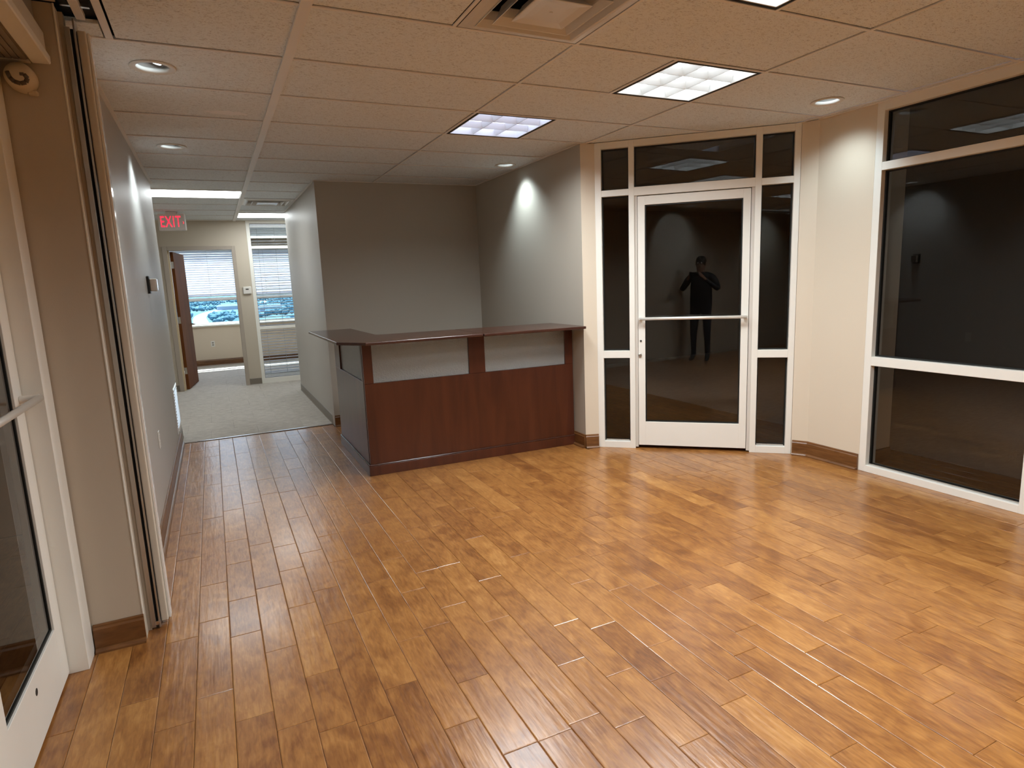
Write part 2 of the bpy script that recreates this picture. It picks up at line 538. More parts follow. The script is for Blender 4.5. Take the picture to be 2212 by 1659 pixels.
# dim lobby beyond the glass on the right
wall('wall_lobby_pier', rect(3.85, 4.08, -0.38, -0.20), 'wall_cream_lit', 'beige pilaster in the dark lobby behind the right window')
wall('wall_lobby_far', rect(8.5, 8.6, -6.7, 5.6), 'hall_wall_darkened', 'dark wall at the far side of the lobby')
wall('wall_lobby_left', rect(2.63, 8.5, 5.5, 5.6), 'hall_wall_darkened', 'dark wall at the left end of the lobby')
wall('wall_lobby_right', rect(3.84, 8.5, -6.7, -6.6), 'hall_wall_darkened', 'dark wall at the right end of the lobby')
wall('wall_lobby_near', rect(2.52, 2.63, 1.45, 5.6), 'hall_wall_darkened', 'dark back of the niche wall in the lobby')
# dim room behind the left glass door
wall('wall_side_room', rect(-3.6, -3.5, -3.2, 1.6), 'wall_paint', 'beige wall seen through the left glass door')
wall('wall_side_room', rect(-3.5, -1.16, 1.5, 1.6), 'wall_paint', 'beige end wall seen through the left glass door')
wall('wall_side_room', rect(-3.5, -1.16, -3.2, -3.1), 'wall_paint', 'beige near wall of the room behind the left glass door')

# ------------------------------------------------------------------ baseboards


def baseboard(name, p0, p1, side, label, wood=True, h=0.12):
    """runs p0->p1 on a wall face; side=+1 puts it to the left of the direction"""
    a = Vector((*p0, 0)); b = Vector((*p1, 0))
    L = (b - a).length
    root = empty(name, a, math.atan2(b.y - a.y, b.x - a.x), label=label, kind='structure')
    s = side
    if wood:
        prof = [(0, 0.0), (0.014, 0.0), (0.014, h - 0.02), (0.009, h - 0.012), (0.009, h - 0.004), (0.004, h), (0, h)]
        mb = MB()
        k = len(prof)
        mb.add([(0, s * (0.0005 + y), z) for y, z in prof] + [(L, s * (0.0005 + y), z) for y, z in prof],
               [(i, (i + 1) % k, k + (i + 1) % k, k + i) for i in range(k)] + [tuple(range(k)), tuple(range(2 * k - 1, k - 1, -1))])
        mb.build('base_board', 'baseboard_wood', root)
        sh = [(0.0148, 0.0005), (0.032, 0.0005), (0.031, 0.008), (0.026, 0.015), (0.020, 0.019), (0.0148, 0.020)]
        k = len(sh)
        MB().add([(0, s * y, z) for y, z in sh] + [(L, s * y, z) for y, z in sh],
                 [(i, (i + 1) % k, k + (i + 1) % k, k + i) for i in range(k)] + [tuple(range(k)), tuple(range(2 * k - 1, k - 1, -1))]).build('shoe_moulding', 'baseboard_wood', root)
    else:
        prof = [(0, 0.0), (0.012, 0.0), (0.005, 0.012), (0.004, h - 0.004), (0, h)]
        k = len(prof)
        MB().add([(0, s * (0.0005 + y), z) for y, z in prof] + [(L, s * (0.0005 + y), z) for y, z in prof],
                 [(i, (i + 1) % k, k + (i + 1) % k, k + i) for i in range(k)] + [tuple(range(k)), tuple(range(2 * k - 1, k - 1, -1))]).build('cove_base', 'cove_base', root)
    return root


baseboard('baseboard_left', (XL, -0.12), (XL, 3.60), -1, 'glossy brown wooden baseboard along the left corridor wall')
baseboard('baseboard_left_end', (XL, 3.61), (XL, 3.93), -1, 'dark rubber base at the end of the left corridor wall', wood=False, h=0.1)
baseboard('baseboard_pier', (-1.04, -0.32), (-0.855, -0.32), -1, 'short brown wooden baseboard beside the left glass door')
baseboard('baseboard_niche', (0.62, 3.456), (2.39, 3.456), -1, 'brown wooden baseboard on the niche wall behind the desk')
baseboard('baseboard_corner', (2.39, 3.45), (2.39, 1.235), -1, 'brown wooden baseboard right of the reception desk')
baseboard('baseboard_corner_short', (2.39, 1.235), (2.497, 1.196), -1, 'short brown wooden baseboard left of the glass entrance')
baseboard('baseboard_entry', (3.664, 0.148), (3.72, 0.05), -1, 'short brown wooden baseboard right of the glass entrance')
baseboard('baseboard_entry_side', (3.72, 0.05), (3.72, -0.385), -1, 'brown wooden baseboard between the glass entrance and the right window')
baseboard('baseboard_corridor', (0.62, 3.58), (0.62, 6.28), 1, 'dark grey rubber base along the right corridor wall', wood=False, h=0.105)
baseboard('baseboard_far', (-1.9, FY), (-1.02, FY), -1, 'dark rubber base left of the office doorway', wood=False, h=0.1)
baseboard('baseboard_far_pier', (-0.03, FY), (0.152, FY), -1, 'dark rubber base on the pier beside the sidelight', wood=False, h=0.1)
baseboard('baseboard_office', (-2.4, OY), (3.0, OY), -1, 'reddish brown wooden baseboard under the office window')
baseboard('baseboard_lobby', (3.87, -0.38), (4.08, -0.38), -1, 'brown wooden baseboard on the lobby pilaster')

# ------------------------------------------------------------------ plank floor
PITCH = 0.1263
X0 = -0.653
KNOWN = {-1: [0.512], 0: [-0.884, -0.293, 0.097], 1: [-1.09, -0.494, 0.306], 2: [-0.694, -0.077, 0.517], 3: [-0.947, -0.36, 0.069], 4: [-0.601, 0.25], 5: [-1.171, 0.039, 0.44],
         6: [-1.473, -0.892, -0.302], 7: [-1.669, -1.267, -0.489], 8: [-0.72, 0.1], 9: [-0.931, -0.315], 10: [-1.741, -1.358, -0.565], 11: [-1.106], 12: [-1.604, -1.203, -0.401], 13: [-1.824, -1.427],
         14: [-2.154, -0.97], 15: [-1.635], 16: [-1.909, -1.517], 17: [-2.352, -1.753, -0.137], 18: [-2.16, -1.359], 19: [-2.045, -1.641, -1.048], 20: [-1.863, -0.658],
         21: [-1.422], 22: [-1.779, -1.182], 23: [-1.966, -1.562, -0.759, -0.36], 24: [-1.716, -0.919, -0.511], 25: [-1.408], 26: [-1.121], 27: [-1.482], 28: [-1.711], 30: [-0.912], 31: [-1.073]}
TONES = [(23, 0.27, 0.68), (24, -0.32, 0.32), (26, -0.74, 0.62), (20, -0.47, 0.37), (19, -1.167, 0.66), (12, -1.55, 0.40), (12, -1.406, 0.38), (11, -1.517, 0.58), (24, -1.12, 0.55),
         (13, -1.985, 0.66), (29, -0.655, 0.36), (12, -1.8, 0.36), (5, -0.6, 0.60), (18, -0.9, 0.42), (16, -1.7, 0.5), (4, -0.8, 0.45), (7, -1.0, 0.42)]


def in_floor(x, y):
    return True


def plank_data():
    rng = random.Random(11)
    out = []
    for r in range(-23, 58):
        xa = X0 + r * PITCH
        xb = xa + PITCH
        xm = (xa + xb) / 2
        ylo = -6.55
        # upper limit of each row follows the room outline
        if xm < -1.16: ylo, yhi = -3.09, 1.49
        elif xm < -1.045: ylo, yhi = -6.57, -0.33
        elif xm < -0.86: yhi = -0.33 if xm < -0.9 else 3.58
        elif xm < 0.62: yhi = 3.58
        elif xm < 2.39: yhi = 3.45
        elif xm < 2.52: yhi = 1.19
        elif xm < 3.72: ylo, yhi = -6.57, 5.49
        elif xm < 4.40: ylo, yhi = -6.57, 5.49
        else: continue
        cuts = []
        k = sorted(KNOWN.get(r, []))
        y = ylo - rng.random() * 0.6
        L = [0.42, 0.59, 0.4, 0.6, 0.8, 1.05, 0.35]
        pts = []
        nxt = k[0] if k else None
        while y < yhi:
            step = rng.choice(L)
            if nxt is not None and y + step > nxt - 0.28:
                y = nxt
                pts.append(y)
                k = [q for q in k if q > y + 0.01]
                nxt = k[0] if k else None
                continue
            y += step
            pts.append(y)
        prev = ylo
        for p in pts + [yhi]:
            e = min(p, yhi)
            if e - prev > 0.03:
                t = min(0.7, max(0.36, rng.gauss(0.52, 0.06)))
                for (tr, ty, tt) in TONES:
                    if tr == r and prev <= ty < e:
                        t = tt
                out.append((xa, xb, prev, e, t, rng.random()))
                prev = e
    return out


def clip_poly(poly, a, b):
    """keep the part of poly to the right of the line a->b"""
    res = []
    def sd(p): return (b[0] - a[0]) * (p[1] - a[1]) - (b[1] - a[1]) * (p[0] - a[0])
    for i in range(len(poly)):
        p, q = poly[i], poly[(i + 1) % len(poly)]
        sp, sq = sd(p), sd(q)
        if sp <= 0: res.append(p)
        if sp * sq < 0:
            t = sp / (sp - sq)
            res.append((p[0] + (q[0] - p[0]) * t, p[1] + (q[1] - p[1]) * t))
    return res


floor = MB().box(-3.6, 4.42, -6.7, 3.6, -0.06, -0.0135).build('floor', 'black_gap')
tag(floor, label='floor of glossy honey-brown maple planks', kind='structure')
_cm = Matrix.Rotation(0, 4, 'Z')
import mathutils
_R = mathutils.Euler(cam.rotation_euler).to_matrix()


def px(p):
    c = _R.transposed() @ (Vector(p) - cam.location)
    if c.z > -0.05: return None
    return (1106 + 1338.46 * c.x / -c.z, 829.5 - 1338.46 * c.y / -c.z)


def seen_area(xa, xb, ya, yb):
    q = []
    for p in ((xa, ya), (xb, ya), (xb, yb), (xa, yb)):
        r = px((*p, 0))
        if r is None: return 0
        q.append((min(2212, max(0, r[0])), min(1659, max(0, r[1]))))
    return abs(sum(q[i][0] * q[(i + 1) % 4][1] - q[(i + 1) % 4][0] * q[i][1] for i in range(4))) / 2


def plank_geo(mb, tones, xa, xb, ya, yb, t, o):
    """bevelled board: top at z=0"""
    g = 0.0007; bv = 0.0032; dz = 0.0010
    xa += g; xb -= g; ya += g; yb -= g
    if yb - ya < 0.03: return
    vs = [(xa, ya, -0.013), (xb, ya, -0.013), (xb, yb, -0.013), (xa, yb, -0.013),
          (xa, ya, -dz), (xb, ya, -dz), (xb, yb, -dz), (xa, yb, -dz),
          (xa + bv, ya + bv, 0), (xb - bv, ya + bv, 0), (xb - bv, yb - bv, 0), (xa + bv, yb - bv, 0)]
    fs = [(0, 1, 5, 4), (1, 2, 6, 5), (2, 3, 7, 6), (3, 0, 4, 7), (4, 5, 9, 8), (5, 6, 10, 9), (6, 7, 11, 10), (7, 4, 8, 11), (8, 9, 10, 11)]
    mb.add(vs, fs)
    tones += [(t, o, 0, 1)] * (4 * 9)


def set_tone(me, tones):
    ca = me.color_attributes.new('tone', 'FLOAT_COLOR', 'CORNER')
    flat = []
    for c in tones: flat += c
    ca.data.foreach_set('color', flat)


planks = plank_data()
planks.sort(key=lambda p: -(seen_area(*p[:4]) if p[0] < 3.7 and p[0] > -1.16 and not (p[0] > 2.5 and (p[2] + p[3]) / 2 > 1.2) else 0))
rest = MB(); rest_t = []
for i, p in enumerate(planks):
    if i < 300:
        mb = MB(); tn = []
        plank_geo(mb, tn, *p)
        o = mb.build('plank', 'plank_wood', floor)
        set_tone(o.data, tn)
    else:
        plank_geo(rest, rest_t, *p)
o = rest.build('planks_beyond', 'plank_wood', floor)
set_tone(o.data, rest_t)
o['kind'] = 'stuff'
# lobby slab so the boards beyond the entrance have something under them
tag(MB().box(2.4, 4.42, 3.6, 5.6, -0.06, -0.0135).build('floor_lobby_base', 'black_gap'), label='sub-floor of the dark lobby', kind='structure')
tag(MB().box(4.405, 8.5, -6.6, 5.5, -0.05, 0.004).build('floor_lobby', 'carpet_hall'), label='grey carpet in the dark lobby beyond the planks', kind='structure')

# carpet tiles
CY0 = 3.60
fc = tag(MB().box(-2.9, 3.0, CY0 + 0.005, OY, -0.05, -0.004).build('floor_corridor', 'black_gap'), label='grey-beige carpet tile floor of the corridor and far office', kind='structure')
rng = random.Random(3)
yy = CY0 + 0.012
row = 0
while yy < OY - 0.02:
    y1 = min(yy + 0.457, OY - 0.002)
    xx = -2.88 + (0.2285 if row % 2 else 0.0) - 0.457
    while xx < 3.0:
        xa, xb = max(xx, -2.88), min(xx + 0.457, 2.98)
        if xb - xa > 0.02 and not (xa > 0.7 and y1 < 6.2) and not (xb < -1.0 and y1 < 3.9):
            if (xa < 0.62 < xb) and y1 < 6.3: xb = 0.619
            if y1 < 3.9 and xa < XL: xa = XL + 0.002
            if xb - xa > 0.01:
                MB().box(xa + 0.0006, xb - 0.0006, yy + 0.0006, y1 - 0.0006, -0.0038, 0.003 + rng.uniform(-0.0006, 0.0006)).build('carpet_tile', 'carpet', fc, bevel=0.0006)
        xx += 0.457
    yy += 0.457
    row += 1
# metal transition strip
tag(MB().box(XL + 0.03, 0.618, CY0 - 0.018, CY0 + 0.014, 0.0002, 0.0075).build('trim_2', 'metal', bevel=0.003), label='dark metal strip between the planks and the corridor carpet', kind='structure')

# ------------------------------------------------------------------ ceiling
cz = H
ceil = MB().box(-3.7, 3.85, -6.7, OY + 0.15, H + 0.16, H + 0.24).build('ceiling', 'plenum')
tag(ceil, label='suspended ceiling of tan mineral tiles in a pale grid', kind='structure')
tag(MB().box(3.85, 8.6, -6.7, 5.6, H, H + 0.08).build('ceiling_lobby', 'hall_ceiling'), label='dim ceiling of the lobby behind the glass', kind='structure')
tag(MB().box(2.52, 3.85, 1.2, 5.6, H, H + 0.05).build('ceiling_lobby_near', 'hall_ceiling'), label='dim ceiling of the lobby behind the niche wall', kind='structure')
TX = 4 * FT
TY = 2 * FT
# special half cells: (column, half, row) -> kind
FIX = {}
troffers = [('A', 1, 0, 1), ('B', 1, 1, -1), ('C', 1, 0, -3), ('D', 1, 1, -6), ('E', 0, 1, -7)]
for n_, c_, h_, r_ in troffers:
    FIX[(c_, h_, r_)] = 'troffer' + n_
FIX[(0, 1, -2)] = 'vent1'
FIX[(0, 0, 8)] = 'vent2'
FULL = {(-1, 7): 'strip', (0, 10): 'strip2', (2, 12): 'x'}
downs = [(-0.579, 0.325), (-0.588, 2.14), (2.195, 2.245), (3.34, -0.30), (-0.57, -3.35), (-0.57, -5.80)]


def tile(xa, xb, ya, yb, hole=None):
    z0 = H + 0.0035 + random.uniform(0, 0.0012); z1 = z0 + 0.016
    if hole is None:
        o = MB().box(xa, xb, ya, yb, z0, z1).build('ceiling_tile', 'tile_mineral', ceil, bevel=0.0012)
    else:
        cx, cy, r = hole
        seg = 32
        inn, out = [], []
        for i in range(seg):
            a = 2 * math.pi * i / seg
            dx, dy = math.cos(a), math.sin(a)
            t = min(((xb - cx) / dx) if dx > 1e-6 else ((xa - cx) / dx) if dx < -1e-6 else 1e9, ((yb - cy) / dy) if dy > 1e-6 else ((ya - cy) / dy) if dy < -1e-6 else 1e9)
            inn.append((cx + r * dx, cy + r * dy)); out.append((cx + t * dx, cy + t * dy))
        # snap the outline samples nearest each corner onto the corner
        for c in ((xa, ya), (xb, ya), (xb, yb), (xa, yb)):
            j = min(range(seg), key=lambda q: (out[q][0] - c[0]) ** 2 + (out[q][1] - c[1]) ** 2)
            out[j] = c
        vs = [(*p, z0) for p in inn] + [(*p, z0) for p in out] + [(*p, z1) for p in inn] + [(*p, z1) for p in out]
        fs = []
        for i in range(seg):
            j = (i + 1) % seg
            fs += [(i, seg + i, seg + j, j), (2 * seg + i, 2 * seg + j, 3 * seg + j, 3 * seg + i), (i, j, 2 * seg + j, 2 * seg + i), (seg + i, 3 * seg + i, 3 * seg + j, seg + j)]
        o = MB().add(vs, fs).build('ceiling_tile', 'tile_mineral', ceil)
    o.rotation_euler = (0, 0, 0)


def hole_for(xa, xb, ya, yb):
    for (x, y) in downs:
        if xa < x < xb and ya < y < yb:
            return (x, y, 0.078)
    return None


gap = 0.0102
for r in range(-11, 18):
    ya, yb = r * TY + gap, (r + 1) * TY - gap
    for c in range(-3, 4):
        xa, xb = c * TX + gap, (c + 1) * TX - gap
        if (c, r) in FULL: continue
        if ya > 3.6 and ya < 6.2 and xa > 0.75: continue          # behind the corridor wall
        if r < 6 and xb < -1.0 and c < -1: continue
        if yb > OY + 0.1: continue
        if c == 3 and (ya > 0.2 or ya > 3): continue
        if c == 2 and ya > 1.25 and ya < 6: continue
        # office ceiling may be plain whole tiles
        segs = [(xa, xb)]
        if (c, 0, r) in FIX and (c, 1, r) in FIX: continue
        if (c, 0, r) in FIX: segs = [(c * TX + TX / 2 + gap, xb)]
        elif (c, 1, r) in FIX: segs = [(xa, c * TX + TX / 2 - gap)]
        if c == 3: segs = [(xa, 3.83)]
        if c == -1 and r < 6:
            if r < 0:
                segs = [(-0.692, xb)]
            else:
                segs = [(-0.885, xb)]
        for (a, b) in segs:
            if b - a > 0.03: tile(a, b, ya, min(yb, OY), hole_for(a, b, ya, yb))
# little infill pieces beside the black slot
tile(-0.885, -0.735, -0.150, -0.0075)
box('slot_cover', 'wall_paint', ceil, -1.16, -0.845, -6.58, -0.33, H + 0.0005, H + 0.02)
# grid
tz0, tz1 = H - 0.0022, H + 0.0032
for k in range(-2, 4):
    x = k * TX
    if k == 3: x = 3 * TX
    y0, y1 = -6.58, OY
    if k == -2 or k == -1: y0 = 3.93
    if k == 1: spans = [(-6.58, 3.46), (6.28, OY)]
    elif k == 2: spans = [(-6.58, 3.46 if False else 1.25), (7.49, OY)]
    elif k == 3: spans = [(-6.58, 0.2)]
    else: spans = [(y0, y1)]
    for (a, b) in spans:
        box('main_runner', 'grid_paint', ceil, x - (0.022 if k == 0 else 0.008), x + (0.022 if k == 0 else 0.008), a, b, tz0 - (0.008 if k == 0 else 0.0), tz1)
box('main_runner', 'grid_paint', ceil, -0.728, -0.700, -6.58, -0.012, tz0, tz1)
for r in range(-10, 18):
    y = r * TY
    if y > OY: continue
    xa = -0.70 if r < 0 else (-0.86 if r < 7 else -2.9)
    for c in range(-3, 4):
        a, b = c * TX + (0.022 if c == 0 else 0.008), (c + 1) * TX - (0.022 if c == -1 else 0.008)
        if y > 3.6 and y < 6.2 and a > 0.75: continue
        a = max(a, xa)
        if c == 0 and 3.5 < y < 6.25: b = min(b, 0.62)
        if c == 1 and 1.25 < y < 3.46: b = min(b, 2.39)
        if c == 2 and (y > 1.2 and y < 6.3): continue
        if c == 3:
            if y > 0.2: continue
            b = 3.72
        if b - a < 0.02: continue
        box('cross_tee', 'grid_paint', ceil, a, b, y - 0.008, y + 0.008, tz0 + 0.0004, tz1)
for key in FIX:
    c, h, r = key
    x = c * TX + TX / 2
    box('cross_tee', 'grid_paint', ceil, x - 0.008, x + 0.008, r * TY + 0.008, (r + 1) * TY - 0.008, tz0 + 0.0006, tz1)
# perimeter angles
for (a, b, c, d) in [(XL, XL + 0.022, -0.012, 3.93), (0.598, 0.62, 3.46, 6.28), (0.62, 2.39, 3.438, 3.46), (2.368, 2.39, 1.24, 3.438), (3.70, 3.72, -4.6, 0.05), (-2.9, 2.2, FY - 0.02, FY)]:
    box('wall_angle', 'grid_paint', ceil, a, b, c, d, H - 0.0030, H + 0.0025)
# the black slot and its sliding-door track
trk = empty('sliding_door_track', (-0.79, -0.15, H), label='pale overhead track running inside the black ceiling slot above the sliding panel', cat='door track')
box('slot_lining', 'black_gap', trk, -0.055, 0.052, -2.6, 0.0, 0.03, 0.036)
box('rail', 'grid_paint', trk, -0.016, 0.016, -2.6, -0.02, 0.004, 0.028, bevel=0.002)
box('bracket', 'metal', trk, -0.05, 0.045, -0.135, -0.120, 0.012, 0.030)

# ------------------------------------------------------------------ light fittings


def troffer(name, xc, yc, label, blue=False, loose=False):
    t = empty('ceiling_light', (xc, yc, H), label=label, cat='ceiling light', group='square louvered ceiling lights')
    a = TY / 2 - 0.013
    fr = MB()
    for (x0, x1, y0, y1) in ((-a, a, -a, -a + 0.014), (-a, a, a - 0.014, a), (-a, -a + 0.014, -a + 0.014, a - 0.014), (a - 0.014, a, -a + 0.014, a - 0.014)):
        fr.box(x0, x1, y0, y1, -0.001, 0.02)
    fr.build('frame', 'black_gap', t, label='thin black edge drawn in for the shadow gap')  # black strips stand in for the shaded gap round the fitting
    i = a - 0.0145
    hs = MB()
    for (x0, x1, y0, y1) in ((-i, i, -i, -i + 0.006), (-i, i, i - 0.006, i), (-i, -i + 0.006, -i, i), (i - 0.006, i, -i, i)):
        hs.box(x0, x1, y0, y1, 0.0, 0.10)
    hs.box(-i, i, -i, i, 0.10, 0.105)
    hs.build('housing', 'louver', t)
    MB().add([(-i + .007, -i + .007, .096), (i - .007, -i + .007, .096), (i - .007, i - .007, .096), (-i + .007, i - .007, .096)], [(0, 3, 2, 1)]).build('diffuser', 'tube_panel_blue' if blue else 'tube_panel', t)
    for k in (-1, 1):
        p = k * i / 3
        for ax in (0, 1):
            m = MB()
            w0, w1, z0, z1, L = 0.0015, 0.014, 0.004, 0.045, i - 0.008
            vs = []
            for s in (-L, L):
                for (ww, zz) in ((-w0, z0), (w0, z0), (w1, z1), (-w1, z1)):
                    vs.append((s, p + ww, zz) if ax == 0 else (p + ww, s, zz))
            m.add(vs, [(0, 1, 2, 3), (7, 6, 5, 4), (0, 4, 5, 1), (1, 5, 6, 2), (2, 6, 7, 3), (3, 7, 4, 0)])
            m.build('louver_blade', 'louver', t)
    ld = bpy.data.lights.new('troffer_light', 'AREA')
    ld.shape = 'SQUARE'
    ld.size = 0.54
    ld.energy = TROFFER_W * (0.7 if blue else 1.0)
    ld.spread = math.radians(154)          # the louvers cut the light off sideways
    ld.color = (0.95, 0.99, 1.0)
    lo = bpy.data.objects.new('troffer_light', ld)
    COL.objects.link(lo)
    lo.parent = t
    lo.location = (0, 0, -0.003)
    return t


TL = {'A': 'square nine-cell ceiling light with bluish left cells, farthest one above the desk',
      'B': 'bright square nine-cell ceiling light in front of the glass entrance',
      'D': 'square ceiling light above the camera on the right, out of the photo',
      'E': 'square ceiling light farther behind the camera, out of the photo',
      'C': 'bright square ceiling light cut off by the top edge of the photo'}
for n_, c_, h_, r_ in troffers:
    troffer(n_, c_ * TX + TX / 4 + h_ * TX / 2, r_ * TY + TY / 2, TL[n_], blue=(n_ == 'A'))


def strip_light(x0, x1, y0, y1, label, m='lens_panel'):
    t = empty('strip_light', ((x0 + x1) / 2, (y0 + y1) / 2, H), label=label, cat='ceiling light', group='long flat ceiling lights in the corridor')
    a, b = (x1 - x0) / 2 - 0.012, (y1 - y0) / 2 - 0.012
    fr = MB()
    for q in ((-a, a, -b, -b + 0.018), (-a, a, b - 0.018, b), (-a, -a + 0.018, -b + .018, b - .018), (a - 0.018, a, -b + .018, b - .018)):
        fr.box(*q, -0.004, 0.05)
    fr.build('frame', 'plate_white', t)
    MB().box(-a + .018, a - .018, -b + .018, b - .018, 0.0, 0.006).build('lens', m, t)
    return t


strip_light(-TX, 0, 7 * TY, 8 * TY, 'long glowing ceiling light left of the corridor grid line, nearer one')
strip_light(0, TX, 6.32, 6.95, 'glowing ceiling light above the sidelight window at the corridor end')
# tiles around the shifted second light
for (a, b, c, d) in [(0.0075, TX - .0075, 10 * TY + .0075, 6.31), (0.0075, TX - .0075, 6.96, 12 * TY - .02)]:
    pass
tile(0.0075, 1.21, 10 * TY + .0075, 6.318)
strip_light(-0.9, 0.3, 8.6, 9.2, 'long ceiling light inside the far office')


def downlight(x, y, aim, label, energy):
    t = empty('downlight', (x, y, H), label=label, cat='downlight', group='round recessed wall-washer lights')
    MB().lathe([(0.100, 0.003), (0.101, -0.001), (0.096, -0.004), (0.074, -0.0015), (0.070, 0.004), (0.069, 0.018), (0.075, 0.018)]).build('trim_ring', 'ring_paint', t, smooth=True)
    MB().lathe([(0.070, 0.016), (0.068, 0.10), (0.02, 0.112), (0.0005, 0.112)]).build('can', 'can_grey', t, smooth=True)
    d = Vector((aim[0] - x, aim[1] - y, aim[2] - H)).normalized()
    c = Vector((0, 0, 0.034)) - d * 0.0
    u = d.orthogonal().normalized()
    v = d.cross(u)
    m = MB()
    seg = 24
    ring = []
    for rr, off in ((0.042, 0.0), (0.050, -0.004), (0.050, -0.045)):
        for i in range(seg):
            an = 2 * math.pi * i / seg
            ring.append(c + (u * math.cos(an) + v * math.sin(an)) * rr + d * off)
    m.add(ring, [(k * seg + i, k * seg + (i + 1) % seg, (k + 1) * seg + (i + 1) % seg, (k + 1) * seg + i) for k in range(2) for i in range(seg)])
    m.build('gimbal', 'can_grey', t, smooth=True)
    disc = [c + (u * math.cos(2 * math.pi * i / seg) + v * math.sin(2 * math.pi * i / seg)) * 0.0415 for i in range(seg)]
    MB().add(disc, [tuple(range(seg))]).build('lamp', 'lamp_face', t, label='glowing lamp face')
    ld = bpy.data.lights.new('downlight_beam', 'SPOT')
    ld.energy = energy
    ld.color = (0.78, 0.93, 1.0)
    ld.spot_size = math.radians(104)
    ld.spot_blend = 1.0
    ld.shadow_soft_size = 0.035
    lo = bpy.data.objects.new('downlight_beam', ld)
    COL.objects.link(lo)
    lo.parent = t
    lo.location = Vector((0, 0, -0.012)) + d * 0.01
    lo.rotation_euler = d.to_track_quat('-Z', 'Y').to_euler()
    return t


downlight(downs[0][0], downs[0][1], (XL, 0.32, 1.9), 'round recessed downlight at the top left, nearest of the two by the left wall', SPOT)
downlight(downs[1][0], downs[1][1], (XL, 2.14, 1.9), 'round recessed downlight farther along the left corridor wall', SPOT * 0.8)
downlight(downs[2][0], downs[2][1], (2.39, 2.18, 1.55), 'round recessed downlight washing the wall right of the desk', SPOT)
downlight(downs[3][0], downs[3][1], (3.72, -0.15, 1.6), 'round recessed downlight between the glass entrance and the right window', SPOT * 0.5)
downlight(-0.57, -3.35, (-1.045, -3.45, 1.9), 'round recessed downlight beside the camera, out of the photo', SPOT)
downlight(-0.57, -5.80, (-1.045, -5.80, 1.9), 'round recessed downlight in the corner behind the camera, out of the photo', SPOT)


lb = empty('lobby_fill_light', (5.3, -4.2, H), label='unseen lamp added in the lobby ceiling to brighten the pilaster', cat='ceiling light')  # added lamp, no such fitting known; lifts the lobby pilaster
MB().lathe([(0.12, -0.001), (0.12, -0.006), (0.085, -0.004), (0.084, -0.001)]).build('trim_ring', 'ring_paint', lb, smooth=True)
_l = bpy.data.lights.new('lobby_fill_lamp', 'AREA'); _l.shape = 'DISK'; _l.size = 0.16; _l.energy = 15.0; _l.color = (1.0, 0.9, 0.78)
_o = bpy.data.objects.new('lobby_fill_lamp', _l); COL.objects.link(_o); _o.parent = lb; _o.location = (0, 0, -0.008)


# ------------------------------------------------------------------ air diffusers


def vent(x, y, label):
    t = empty('air_vent', (x, y, H), label=label, cat='air vent', group='square louvered air diffusers')
    a = TY / 2 - 0.013
    # outer flange
    m = MB()
    vs = []
    rings = [(a, -0.001), (a - 0.028, -0.003), (a - 0.050, -0.012), (a - 0.062, -0.008)]
    for (s, z) in rings: vs += [(-s, -s, z), (s, -s, z), (s, s, z), (-s, s, z)]
    fs = [(4 * k + i, 4 * k + (i + 1) % 4, 4 * k + 4 + (i + 1) % 4, 4 * k + 4 + i) for k in range(len(rings) - 1) for i in range(4)]
    m.add(vs, fs).build('flange', 'vent_paint', t, bevel=0.0015)
    for (s0, z0, s1, z1) in ((0.205, 0.045, 0.232, -0.014), (0.145, 0.040, 0.178, -0.018)):
        vs = []
        pr = [(s0, z0), (s0 + (s1 - s0) * 0.35, z0 + (z1 - z0) * 0.55), (s1, z1), (s1 + 0.004, z1 - 0.001), (s0 + (s1 - s0) * 0.35 + 0.006, z0 + (z1 - z0) * 0.5), (s0 + 0.004, z0 + 0.004)]
        for (s, z) in pr: vs += [(-s, -s, z), (s, -s, z), (s, s, z), (-s, s, z)]
        k_ = len(pr)
        fs = [(4 * k + i, 4 * k + (i + 1) % 4, 4 * ((k + 1) % k_) + (i + 1) % 4, 4 * ((k + 1) % k_) + i) for k in range(k_) for i in range(4)]
        MB().add(vs, fs).build('louver_ring', 'vent_paint', t)
    vs = []
    pr = [(0.085, 0.030), (0.100, 0.006), (0.122, -0.020), (0.118, -0.022), (0.085, -0.016), (0.05, -0.014)]
    for (s, z) in pr: vs += [(-s, -s, z), (s, -s, z), (s, s, z), (-s, s, z)]
    fs = [(4 * k + i, 4 * k + (i + 1) % 4, 4 * k + 4 + (i + 1) % 4, 4 * k + 4 + i) for k in range(len(pr) - 1) for i in range(4)]
    k = 4 * (len(pr) - 1)
    fs.append((k, k + 1, k + 2, k + 3))
    MB().add(vs, fs).build('centre_plate', 'vent_paint', t, bevel=0.001)
    MB().tube((0, 0, -0.0142), (0, 0, -0.018), 0.008, 0.006, 12).build('screw', 'vent_paint', t)
    d = MB()
    b = 0.262
    for q in ((-b, b, -b, -b + .004), (-b, b, b - .004, b), (-b, -b + .004, -b, b), (b - .004, b, -b, b)):
        d.box(*q, 0.0, 0.12)
    d.box(-b, b, -b, b, 0.12, 0.124)
    d.build('plenum_box', 'vent_dark', t)
    return t


vent(TX * 0.75, -1.5 * TY, 'large square curved-louver air diffuser at the top of the photo')
vent(TX * 0.25, 8.5 * TY, 'small-looking square air diffuser far down the corridor ceiling')

# ------------------------------------------------------------------ storefront systems


def member(root, name, x0, x1, z0, z1, y0=0.0, y1=0.11, m='frame_white', label=None):
    return MB().box(x0, x1, y0, y1, z0, z1).build(name, m, root, bevel=0.0015, label=label)


